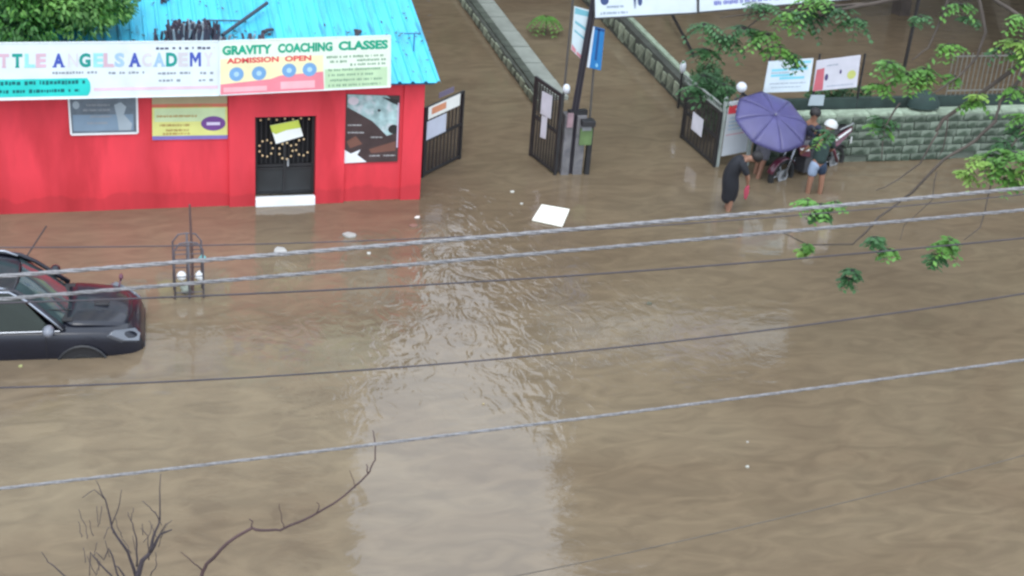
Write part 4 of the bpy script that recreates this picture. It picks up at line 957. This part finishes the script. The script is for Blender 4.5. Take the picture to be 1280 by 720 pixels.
for _ in range(26):
    px = rnd.uniform(95,205); py = rnd.uniform(650,720); dx = rnd.uniform(-12,12); tw_([(px,py),(px+dx*.5,py-rnd.uniform(6,12)),(px+dx,py-rnd.uniform(14,26))], .004, .0025, rnd.uniform(12.5,13.1))
mb.build('trunk', barkg, bt, smooth=True)
for lb, P in (('long bare crooked branch curving up to the bright reflection', [(238,790),(252,720),(258,705),(285,678),(315,660),(330,663),(350,663),(390,645),(430,620),(462,590),(469,575),(468,548),(466,538)]),):
    t = thing('bare_branch', lb, 'branch', rp(238,830,12.2)); t.location.z = 0
    o0 = Vector(t.location); mb = MB(); q = rp(238,790,12.2)-o0
    mb.tube([(0,0,-.5), (q.x*.6,q.y*.6,q.z*.5), q], [.05,.04,.02], 6)
    tw_(P, .020, .004, 12.2)
    tw_([(315,660),(316,652),(312,648)], .008,.004,12.2); tw_([(355,661),(352,645),(349,630)], .005,.003,12.2); tw_([(395,642),(399,632),(396,628)], .006,.003,12.2); tw_([(252,712),(238,700),(226,690)], .007,.003,12.2); tw_([(460,592),(458,580)], .008,.004,12.2); tw_([(444,610),(442,600),(437,588)],.004,.003,12.2)
    mb.build('stem', mat('dark brown twig', (.06,.035,.035), .9, .3), t, smooth=True)
o = MB().ball((0,0,0), .12, 8, 6).build('bare_twig', barkg); bpy.data.objects.remove(o)

# ------------------------------------------------------------------ what the water mirrors: blocks and trees beyond the lanes
def azp(az, dist): return Vector((math.sin(R(az))*dist, math.cos(R(az))*dist, 0))
ap = thing('apartment_block', 'cream apartment block far behind the red shop', 'building', (0,47,0))
crm = mat('cream plaster', (.62,.57,.43), .85, .12, scale=.6, stain=(.48,.43,.33), stain_s=.5, stain_t=.6)
xr = math.tan(R(10.4))*47
MB().box((xr-15,5,14), (30,10,28.8)).build('wall', crm, ap)
fr = MB().box((0,0,0), (1.5,.12,1.4)).mesh('window', mat('window grey', (.12,.14,.15), .3, .2)); sl = MB().box((0,0,0), (1.8,.5,.1)).mesh('sunshade', white)
for fl in range(9):
    for k in range(9):
        share('window', fr, ap, (xr-2.2-k*3.2, -.03, 1.9+fl*3.05)); share('sunshade', sl, ap, (xr-2.2-k*3.2, -.22, 2.9+fl*3.05))
MB().box((xr-15,5,28.7), (30.4,10.4,.5)).build('parapet', crm, ap)
bb = thing('low_building', 'long low pale brown building behind the flooded yard and lanes', 'building', (0,49.5,0))
x0_ = math.tan(R(10.3))*49.5
MB().box((x0_+22,4,4.1), (44,8,8.8)).build('wall', mat('brown plaster', (.50,.44,.36), .85, .15, scale=.6), bb)
for fl in range(2):
    for k in range(13): share('window', fr, bb, (x0_+2+k*3.2,-.03,1.9+fl*3.3)); share('sunshade', sl, bb, (x0_+2+k*3.2,-.22,2.9+fl*3.3))
MB().box((x0_+22,4,8.6), (44.4,8.4,.3)).build('parapet', mat('brown plaster', (.50,.44,.36), .85), bb)
def big_tree(label, az, dist, hgt, rad, seed):
    p = azp(az, dist); t = thing('tall_tree', label, 'tree', p, rnd.uniform(0,6), 'tall trees behind the compound')
    tk = MB(); limb(tk, (0,0,-.5), (0,0,hgt*.55), rad*.06, rad*.03)
    for k in range(7):
        a = k*.9; limb(tk, (0,0,hgt*(.3+.03*k)), (math.cos(a)*rad*.7, math.sin(a)*rad*.7, hgt*(.55+.05*(k%4))), rad*.025, .04)
    tk.build('trunk', bark, t)
    mb = MB(); crown_leaves(mb, (0,0,hgt*.58), (rad,rad,hgt*.42), 16000, .68, 30, seed, .9); mb.build('crown', leaf_d, t, kind='stuff'); return t
T = 'tall dark green tree '
specs = [('low and round, filling the gap behind the yard', 20.8, 46, 13.2, 2.6, 0),('slim, close beside the cream apartment block', 10.7, 45.5, 14, 1.0, 0),('lowest of the row behind the lanes, beside the bright reflection', 12.6, 47, 9.3, 1.9, 0),('second lowest of the row behind the lanes', 16.5, 46, 12.2, 2.0, 0),('third from the left behind the lanes, mirrored in the street', 20.3, 47, 17.5, 3.2, 0),
 ('behind the compound yard, fourth from the left', 24.5, 47, 25, 4.3, 0),('behind the compound yard, fifth from the left', 29.5, 46, 28, 5.0, 0),('behind the compound yard, sixth from the left', 34, 44, 27, 5.2, 0),('behind the compound yard, rightmost of the front row', 40.5, 44, 26, 5.2, 0),('of the back row behind the yard, left one', 27, 57, 29, 5.6, 0),('of the back row behind the yard, middle one', 33, 57, 30, 6, 0),('of the back row behind the yard, right one', 39, 57, 30, 6, 0)]
for k, (x_, y_, r_, lb) in enumerate(((18.0,43.5,3.0,'left one'),(22,43.0,4.2,'middle one'),(26.5,41.8,4.8,'right one'))):
    t = thing('yard_tree', 'spreading shade tree over the flooded yard, '+lb, 'tree', (x_,y_,0), 0, 'shade trees over the yard'); tk = MB(); limb(tk, (0,0,-.5), (0,-1.5,4.5), .22, .16)
    for q_ in range(7): limb(tk, (0,-1.4,4.2), (math.cos(q_*.9)*r_*.7, -4+math.sin(q_*.9)*r_*.8, 7+.4*(q_%3)), .09, .02)
    tk.build('trunk', bark, t); mb = MB(); crown_leaves(mb, (0,-4.4,7.6), (r_,r_*1.35,2.2), 15000, .26, 26, 70+k, .9); mb.build('crown', leaf_d, t, kind='stuff')
for k, (lb, az, di, hg, rd, _) in enumerate(specs): big_tree('tall dark tree '+lb, az, di, hg, rd, 40+k)

# ------------------------------------------------------------------ people
def skin(name, V, E, Rr, mt, parent, sub=2, root=0):
    me = bpy.data.meshes.new(name); me.from_pydata([tuple(v) for v in V], E, []); o = bpy.data.objects.new(name, me); S.collection.objects.link(o)
    md = o.modifiers.new('k', 'SKIN'); md.use_smooth_shade = True
    for i, sv in enumerate(me.skin_vertices[0].data):
        r_ = Rr[i]; sv.radius = r_ if isinstance(r_, tuple) else (r_, r_); sv.use_root = (i == root)
    sb = o.modifiers.new('s', 'SUBSURF'); sb.levels = sub; sb.render_levels = sub
    dg = bpy.context.evaluated_depsgraph_get(); dg.update(); nm = bpy.data.meshes.new_from_object(o.evaluated_get(dg))
    nm.materials.clear(); nm.materials.append(mt); nm.name = name; nm.shade_smooth()
    bpy.data.objects.remove(o); q = bpy.data.objects.new(name, nm); S.collection.objects.link(q); q.parent = parent; return q
skinm = mat('skin', (.24,.12,.075), .55, .1); hairm = mat('black hair', (.012,.01,.01), .6, .2)
def person(label, J, clothes, base, rz, hair=True, cap=None):
    """J: joints dict in metres from the waterline; body grown as one skin."""
    t = thing('person', label, 'person', base, rz)
    j = {k: Vector(v) for k, v in J.items()}
    V = [j['pelvis'], j['waist'], j['chest'], j['neck'], j['headlow'], j['headtop']]
    Rr = [(.13,.12),(.12,.10),(.15,.11),(.055,.055),(.085,.085),(.078,.085)]; E = [(0,1),(1,2),(2,3),(3,4),(4,5)]
    def chain(root, pts, rr):
        k = root
        for p, r_ in zip(pts, rr): V.append(Vector(p)); Rr.append(r_); E.append((k, len(V)-1)); k = len(V)-1
        return k
    for s in ('l','r'):
        chain(0, [j['hip'+s], j['knee'+s], j['knee'+s].lerp(j['foot'+s],.35), j['foot'+s], j['foot'+s]+Vector(J.get('toe',(.12,0,-.03)))], [.088,.058,.055,.036,.03])
        w = j['wrist'+s]; e = j['elbow'+s]; k = chain(2, [j['sh'+s], e, w], [.052,.04,.027])
        hd = (w-e).normalized(); sdv = hd.cross(Vector((.3,.2,1))).normalized()
        palm = w+hd*.07; k2 = chain(k, [palm], [(.034,.018)])
    body = skin('body', V, E, Rr, skinm, t)
    for s in ('l','r'):
        w = j['wrist'+s]; e = j['elbow'+s]; hd = (w-e).normalized(); sdv = hd.cross(Vector((.3,.2,1))).normalized(); cur = hd.cross(sdv)
        palm = w+hd*.075; fm = MB()
        for i, ln in enumerate((.068,.078,.074,.058)):
            b0 = palm + sdv*(.024-.016*i); fm.tube([b0-hd*.02, b0+hd*ln*.5+cur*.006, b0+hd*ln*.85+cur*.028, b0+hd*ln*.9+cur*.05], [.009,.0085,.008,.006], 6)
        fm.tube([w+hd*.03+sdv*.02, w+hd*.06+sdv*.05, w+hd*.09+sdv*.055+cur*.02], [.011,.010,.007], 6)
        fm.build('fingers', skinm, body, smooth=True)
    # face: nose, ears, eyes, mouth
    hx = (j['headtop']-j['headlow']).normalized(); fwd = Vector(J.get('face',(1,0,0))); fwd = (fwd - hx*fwd.dot(hx)).normalized(); lt = hx.cross(fwd)
    hc = j['headlow'].lerp(j['headtop'],.45)
    MB().ball(hc+fwd*.092-hx*.015, .017, 8, 6, (1,1,1.3)).build('nose', skinm, body, smooth=True)
    for s in (-1,1):
        MB().ball(hc+lt*s*.085, .026, 8, 6, (1,.5,1.2)).build('ear', skinm, body, smooth=True)
        MB().ball(hc+fwd*.080+lt*s*.032+hx*.018, .012, 8, 6).build('eye', hairm, body, smooth=True)
    MB().ball(hc+fwd*.078-hx*.058, .02, 8, 6, (.5,1.2,.35)).build('mouth', mat('lip', (.22,.08,.06), .5), body, smooth=True)
    if hair:
        hm = MB().ball((0,0,0), .122, 16, 10, (1.02,.95,1.0), bot=-.75)
        Q = Vector((0,0,1)).rotation_difference((hx - fwd*.45).normalized())
        for i, v in enumerate(hm.v): hm.v[i] = Q @ v + hc + hx*.03 - fwd*.012
        hm.build('hair', hairm, t, smooth=True)
    if cap:
        hm = MB().ball((0,0,0), .135, 18, 10, (1.05,1,.98), bot=-.2)
        Q = Vector((0,0,1)).rotation_difference(hx)
        for i, v in enumerate(hm.v): hm.v[i] = Q @ v + hc + hx*.035
        cpo = hm.build('cap', cap, t, smooth=True); MB().ring(hc+hx*.02, hx, .132, .012, 20, 6).build('cap_rim', cap, cpo, smooth=True)
    for nm, pts, ed, rr, mt_ in clothes(j): skin(nm, pts, ed, rr, mt_, t)
    return t
def chn(n): return [(i, i+1) for i in range(n-1)]
# A: woman in long black dress bending to the right; local x = to the right in the picture
pa = gp(909,261)
JA = dict(pelvis=(-.02,0,.62), waist=(-.03,0,.82), chest=(.12,-.02,1.07), neck=(.27,-.04,1.14), headlow=(.36,-.05,1.12), headtop=(.50,-.07,1.20),
 hipl=(-.02,.09,.58), hipr=(-.02,-.09,.58), kneel=(.04,.08,.15), kneer=(.02,-.10,.15), footl=(-.04,.09,-.28), footr=(-.05,-.1,-.28),
 shl=(.14,.15,1.08), shr=(.12,-.19,1.06), elbowl=(.30,.14,.80), elbowr=(.28,-.22,.80), wristl=(.36,.06,.55), wristr=(.30,-.16,.56), face=(1,-.3,-.6))
blk = mat('black cloth', (.012,.013,.018), .8, .25, bump=.2)
def cA(j):
    yield 'dress', [j['neck']-Vector((.04,0,.03)), j['chest'], j['waist'], j['pelvis'], Vector((.02,0,.42)), Vector((-.01,0,.24)), Vector((-.03,0,.12))], chn(7), [(.08,.08),(.21,.19),(.19,.175),(.21,.19),(.205,.19),(.18,.165),(.13,.12)], blk
    yield 'sleeve', [j['chest'], j['shl'], j['shl'].lerp(j['elbowl'],.8)], chn(3), [.12,.085,.065], blk
    yield 'sleeve', [j['chest'], j['shr'], j['shr'].lerp(j['elbowr'],.9)], chn(3), [.13,.095,.065], blk
A_ = person('person in a long black dress bending forward in the water', JA, cA, pa, R(-8))
hb = MB(); hb.ball((.38,-.13,1.12), .07, 10, 8, (1.2,1,.8)); hb.build('hair_bun', hairm, A_, smooth=True) if False else None
rc = MB().prism([(0,0,0),(.07,.0,.02),(.09,.02,-.16),(.05,.03,-.32),(.0,.02,-.26),(-.03,.0,-.1)], (.0,.05,0)).build('red_cloth', mat('pink red cloth', (.35,.05,.08), .8, .15), bevel=.02)
rc.location = pa + Matrix.Rotation(R(-8),3,'Z') @ Vector((.26,-.24,.60)); tag(rc, 'pink red cloth hanging from the hand of the person in black', 'cloth')

# motorcycle: local x forward along its length
m0, m1 = gp(966,227), gp(1048,203)   # front and rear tyre at the waterline
dm = (m0-m1); MA = math.atan2(dm.y, dm.x); ML = 1.32
mid = (m0+m1)/2
print('bike length', dm.length)
bk = thing('motorcycle', 'dark motorcycle with red and white panels standing in the water among the people', 'motorcycle', mid + Vector((0,0,-.28)), MA)
bk.scale = (1.25,)*3
bp2 = mat('black motorcycle paint', (.02,.014,.02), .3, .1, coat=.5); mr_ = mat('maroon panel', (.09,.012,.03), .35, .1, coat=.5)
for s, x in ((1,.66),(-1,-.66)):
    w_ = MB().ring((x,0,.30), (0,1,0), .255, .05, 28, 8).build('wheel', mat('tyre', (.02,.02,.02), .85), bk, smooth=True)
    h_ = MB().tube([(x,-.05,.30),(x,.05,.30)], .06, 12)
    for k in range(5):
        a = 2*math.pi*k/5; h_.tube([(x,0,.30),(x+.24*math.cos(a),0,.30+.24*math.sin(a))], .014, 5)
    h_.build('rim', greym, w_); MB().tube([(x,.04,.30),(x,.05,.30)], .12, 18).build('brake_disc', greym, w_)
for s in (-1,1):
    MB().tube([(.66,s*.08,.30),(.52,s*.08,.72),(.46,s*.07,.92)], .022, 8).build('fork', chrome, bk, smooth=True)
    MB().tube([(-.66,s*.11,.32),(-.42,s*.13,.68)], .028, 8).build('rear_shock', mr_, bk, smooth=True)
    MB().tube([(.44,s*.04,.96),(.42,s*.20,1.02),(.32,s*.34,1.01)], .014, 8).build('handlebar', blackm, bk, smooth=True)
    MB().tube([(.36,s*.27,1.02),(.40,s*.30,1.16)], .008, 5).ball((.40,s*.31,1.19), .055, 10, 6, (.4,1.2,.8)).build('mirror', blackm, bk, smooth=True)
    MB().prism([(-.15,s*.12,.62),(-.35,s*.13,.80),(-.90,s*.10,.93),(-.92,s*.09,.84),(-.55,s*.13,.66)], (0,s*.03,0)).build('side_panel', mr_, bk)
    MB().prism([(-.45,s*.155,.80),(-.86,s*.13,.91),(-.87,s*.13,.875),(-.47,s*.155,.755)], (0,s*.008,0)).build('white_stripe', white, bk)
    MB().prism([(.48,s*.10,.86),(.24,s*.15,.82),(.18,s*.15,.60),(.40,s*.12,.66)], (0,s*.03,0)).build('tank_cowl', mr_, bk)
    MB().prism([(.44,s*.135,.80),(.26,s*.185,.78),(.24,s*.185,.73),(.42,s*.135,.74)], (0,s*.006,0)).build('white_stripe', white, bk)
    MB().tube([(.0,s*.16,.30),(.0,s*.25,.30)], .02, 6).build('footpeg', blackm, bk)
MB().tube([(.46,0,.88),(.10,0,.50),(-.15,0,.36),(-.45,0,.62),(-.85,0,.80)], .03, 8).tube([(.44,0,.84),(-.1,0,.72),(-.85,0,.80)], .025, 8).build('frame', blackm, bk, smooth=True)
MB().ball((.20,0,.80), .2, 16, 10, (1.35,.72,.62)).build('fuel_tank', bp2, bk, smooth=True)
mb = MB(); prof_ = [(.02,.78,.10),(-.2,.79,.13),(-.45,.83,.13),(-.62,.88,.11),(-.82,.91,.09)]
for x, z, w_ in prof_: mb.v += [Vector((x,-w_,z-.03)), Vector((x,-w_*.8,z+.03)), Vector((x,0,z+.045)), Vector((x,w_*.8,z+.03)), Vector((x,w_,z-.03)), Vector((x,0,z-.06))]
for i in range(4):
    for j_ in range(6): mb.f.append((i*6+j_, i*6+(j_+1) % 6, (i+1)*6+(j_+1) % 6, (i+1)*6+j_))
mb.f += [tuple(range(6)), tuple(24+k for k in range(6))]
mb.build('seat', mat('seat vinyl', (.015,.015,.016), .6), bk, smooth=True)
en = MB().box((.05,0,.42), (.34,.24,.26)).box((.10,0,.58), (.18,.18,.16))
for k in range(5): en.box((.10,0,.50+.035*k), (.22,.22,.012))
en.build('engine', darkgrey, bk, bevel=.008)
MB().tube([(.2,-.1,.5),(.28,-.14,.32),(.0,-.17,.25),(-.4,-.19,.30),(-.85,-.20,.42)], [.02,.02,.025,.045,.05], 8).build('exhaust', chrome, bk, smooth=True)
MB().ball((.56,0,.90), .095, 12, 8, (.8,1,1)).build('headlight', mat('headlight glass', (.45,.48,.52), .12, .1, coat=.6), bk, smooth=True)
for nm, x, a0, a1 in (('front_mudguard', .66, .3, 2.6), ('rear_mudguard', -.66, .7, 3.0)):
    g = MB(); n_ = 9
    for i in range(n_+1):
        a = a0+(a1-a0)*i/n_
        for y in (-.07,-.04,.04,.07): g.v.append(Vector((x+(.33-(.015 if abs(y) > .05 else 0))*math.cos(a), y, .30+(.33-(.015 if abs(y) > .05 else 0))*math.sin(a))))
    for i in range(n_):
        for j_ in range(3): g.f.append((i*4+j_, i*4+j_+1, (i+1)*4+j_+1, (i+1)*4+j_))
    o = g.build(nm, mr_ if x > 0 else bp2, bk, smooth=True); q_ = o.modifiers.new('t','SOLIDIFY'); q_.thickness = .008
MB().box((-.93,0,.84), (.05,.14,.07)).build('tail_light', mat('tail red', (.45,.02,.02), .3), bk, bevel=.01)
MB().box((-.97,0,.66), (.02,.20,.12)).build('number_plate', white, bk)
MB().tube([(-.6,.10,.92),(-.95,.10,.97),(-.95,-.10,.97),(-.6,-.10,.92)], .012, 6).build('grab_rail', greym, bk, smooth=True)

# B: person under umbrella, leaning over the handlebar
pB = gp(945,223); pB.y += .1
gry = mat('grey shorts', (.10,.10,.12), .8, .2); nav = mat('navy shirt', (.02,.025,.05), .8, .2)
JB = dict(pelvis=(.16,.0,.72), waist=(.22,0,.86), chest=(.40,0,1.06), neck=(.52,0,1.20), headlow=(.58,0,1.27), headtop=(.66,0,1.40),
 hipl=(.16,.09,.68), hipr=(.15,-.09,.68), kneel=(.16,.12,.26), kneer=(.09,-.09,.28), footl=(.10,.14,-.22), footr=(-.04,-.10,-.22),
 shl=(.42,.17,1.10), shr=(.40,-.18,1.10), elbowl=(.62,.20,.92), elbowr=(.56,-.26,1.02), wristl=(.82,.18,.86), wristr=(.62,-.14,1.16), face=(1,0,-.5))
def cB(j):
    yield 'shirt', [j['neck']-Vector((.03,0,.03)), j['chest'], j['waist'], j['pelvis']], chn(4), [(.07,.07),(.175,.14),(.15,.13),(.15,.14)], nav
    yield 'sleeve', [j['chest'], j['shl'], j['shl'].lerp(j['elbowl'],.7)], chn(3), [.12,.085,.062], nav
    yield 'sleeve', [j['chest'], j['shr'], j['shr'].lerp(j['elbowr'],.7)], chn(3), [.12,.085,.062], nav
    for s in 'lr': yield 'shorts', [j['pelvis'], j['hip'+s], j['hip'+s].lerp(j['knee'+s],.75)], chn(3), [.165,.125,.105], gry
person('barelegged person in grey shorts standing beneath the purple umbrella', JB, cB, pB, R(16))
# C: white capped person in front of the motorcycle
pC = gp(1016,241)
dkg = mat('dark green shirt', (.015,.032,.03), .8, .35, scale=6, bump=.2); lbs = mat('pale blue shorts', (.22,.28,.38), .8, .15); dbl = mat('dark blue cloth', (.015,.03,.06), .8, .2)
JC = dict(pelvis=(.02,0,.66), waist=(.03,.02,.84), chest=(.06,.04,1.12), neck=(.10,.07,1.30), headlow=(.14,.09,1.38), headtop=(.18,.11,1.53),
 hipl=(-.07,.0,.62), hipr=(.11,.0,.62), kneel=(-.11,-.03,.22), kneer=(.14,-.03,.22), footl=(-.12,.0,-.24), footr=(.14,.0,-.24),
 shl=(-.12,.06,1.16), shr=(.24,.03,1.16), elbowl=(-.22,.12,.96), elbowr=(.30,.16,.92), wristl=(-.26,.26,.84), wristr=(.26,.32,.84), face=(.2,1,-.4), toe=(0,.12,-.03))
def cC(j):
    yield 'shirt', [j['neck']-Vector((0,0,.05)), j['chest'], j['waist'], j['pelvis']-Vector((0,0,.02))], chn(4), [(.08,.07),(.19,.15),(.165,.14),(.175,.15)], dkg
    yield 'sleeve', [j['chest'], j['shl'], j['shl'].lerp(j['elbowl'],.8)], chn(3), [.12,.085,.065], dkg
    yield 'sleeve', [j['chest'], j['shr'], j['shr'].lerp(j['elbowr'],.8)], chn(3), [.12,.085,.065], dkg
    yield 'shorts', [j['pelvis'], j['hipl'], j['hipl'].lerp(j['kneel'],.62)], chn(3), [.165,.125,.10], lbs
    yield 'shorts', [j['pelvis']+Vector((.02,0,0)), j['hipr'], j['hipr'].lerp(j['kneer'],.55)], chn(3), [.168,.13,.105], dbl
person('person in a dark green shirt and white cap standing before the motorcycle', JC, cC, pC, R(-12), hair=False, cap=mat('white cap', (.52,.54,.52), .6, .04))
# D: dark haired person behind the motorcycle
pD = gp(1004,211)
JD = dict(pelvis=(.04,.05,.55), waist=(.03,.02,.72), chest=(.0,-.04,.98), neck=(.02,-.06,1.15), headlow=(.04,-.07,1.22), headtop=(.05,-.06,1.37),
 hipl=(.13,.05,.5), hipr=(-.05,.05,.5), kneel=(.14,.03,.12), kneer=(-.06,.03,.12), footl=(.14,.05,-.3), footr=(-.06,.05,-.3),
 shl=(.17,-.05,1.0), shr=(-.17,-.05,1.0), elbowl=(.24,-.14,.80), elbowr=(-.24,-.14,.82), wristl=(.08,-.30,.74), wristr=(-.12,-.32,.72), face=(-.3,-1,-.3), toe=(0,-.12,-.03))
def cD(j):
    yield 'shirt', [j['neck']-Vector((0,0,.04)), j['chest'], j['waist'], j['pelvis']-Vector((0,0,.02))], chn(4), [(.08,.07),(.18,.14),(.155,.13),(.165,.14)], nav
    yield 'sleeve', [j['chest'], j['shl'], j['shl'].lerp(j['elbowl'],.7)], chn(3), [.12,.085,.062], nav
    yield 'sleeve', [j['chest'], j['shr'], j['shr'].lerp(j['elbowr'],.7)], chn(3), [.12,.085,.062], nav
    for s in 'lr': yield 'trousers', [j['pelvis'], j['hip'+s], j['knee'+s], j['foot'+s]], chn(4), [.13,.11,.08,.06], gry
person('dark haired person in a navy shirt bending behind the motorcycle', JD, cD, pD, R(-12))

# umbrella
uc = yp(968,146,pB.y-.25)
um = thing('umbrella', 'open purple umbrella sheltering the people at the motorcycle', 'umbrella', uc)
tilt = Vector((.10,-.55,1)).normalized(); Q = Vector((0,0,1)).rotation_difference(tilt)
UR = .83
pm = mat('purple umbrella cloth', (.072,.066,.17), .45, .12, scale=3)
def up_(f_, a, scal=0):
    r_ = UR*math.sin(f_*1.05)/math.sin(1.05); 
    r_ *= 1 - scal*(.06*f_*f_)
    return Q @ Vector((r_*math.cos(a), r_*math.sin(a), .26*(math.cos(f_*1.25)-1)*1.15 + .05 - scal*.015*f_))
cano = MB().tube([Q @ Vector((0,0,.04)), Q @ Vector((0,0,.10))], .012, 6).build('tip', greym, um)
for g in range(8):
    mb = MB(); nf, na = 7, 6
    for i in range(nf+1):
        for k in range(na+1):
            a = 2*math.pi*(g+k/na)/8; sc_ = math.sin(math.pi*k/na); mb.v.append(up_(i/nf, a, sc_))
    for i in range(nf):
        for k in range(na): mb.f.append((i*(na+1)+k, (i+1)*(na+1)+k, (i+1)*(na+1)+k+1, i*(na+1)+k+1))
    o = mb.build('canopy_panel', pm, um, smooth=True); q_ = o.modifiers.new('t','SOLIDIFY'); q_.thickness = .004
    a = 2*math.pi*g/8
    MB().tube([up_(i/6, a)-tilt*.006 for i in range(7)], .006, 5).build('rib', greym, um)
    MB().tube([up_(i/6, a)+tilt*.003 for i in range(7)], .003, 4).build('seam', mat('dark purple seam', (.06,.055,.15), .5), um)
MB().tube([Q @ Vector((0,0,.05)), Q @ Vector((0,0,-.62))], .010, 8).build('shaft', greym, um, smooth=True)
MB().tube([Q @ Vector((0,0,-.60)), Q @ Vector((0,0,-.70)), Q @ Vector((.03,0,-.74)), Q @ Vector((.06,0,-.70))], .014, 8).build('handle', blackm, um, smooth=True)
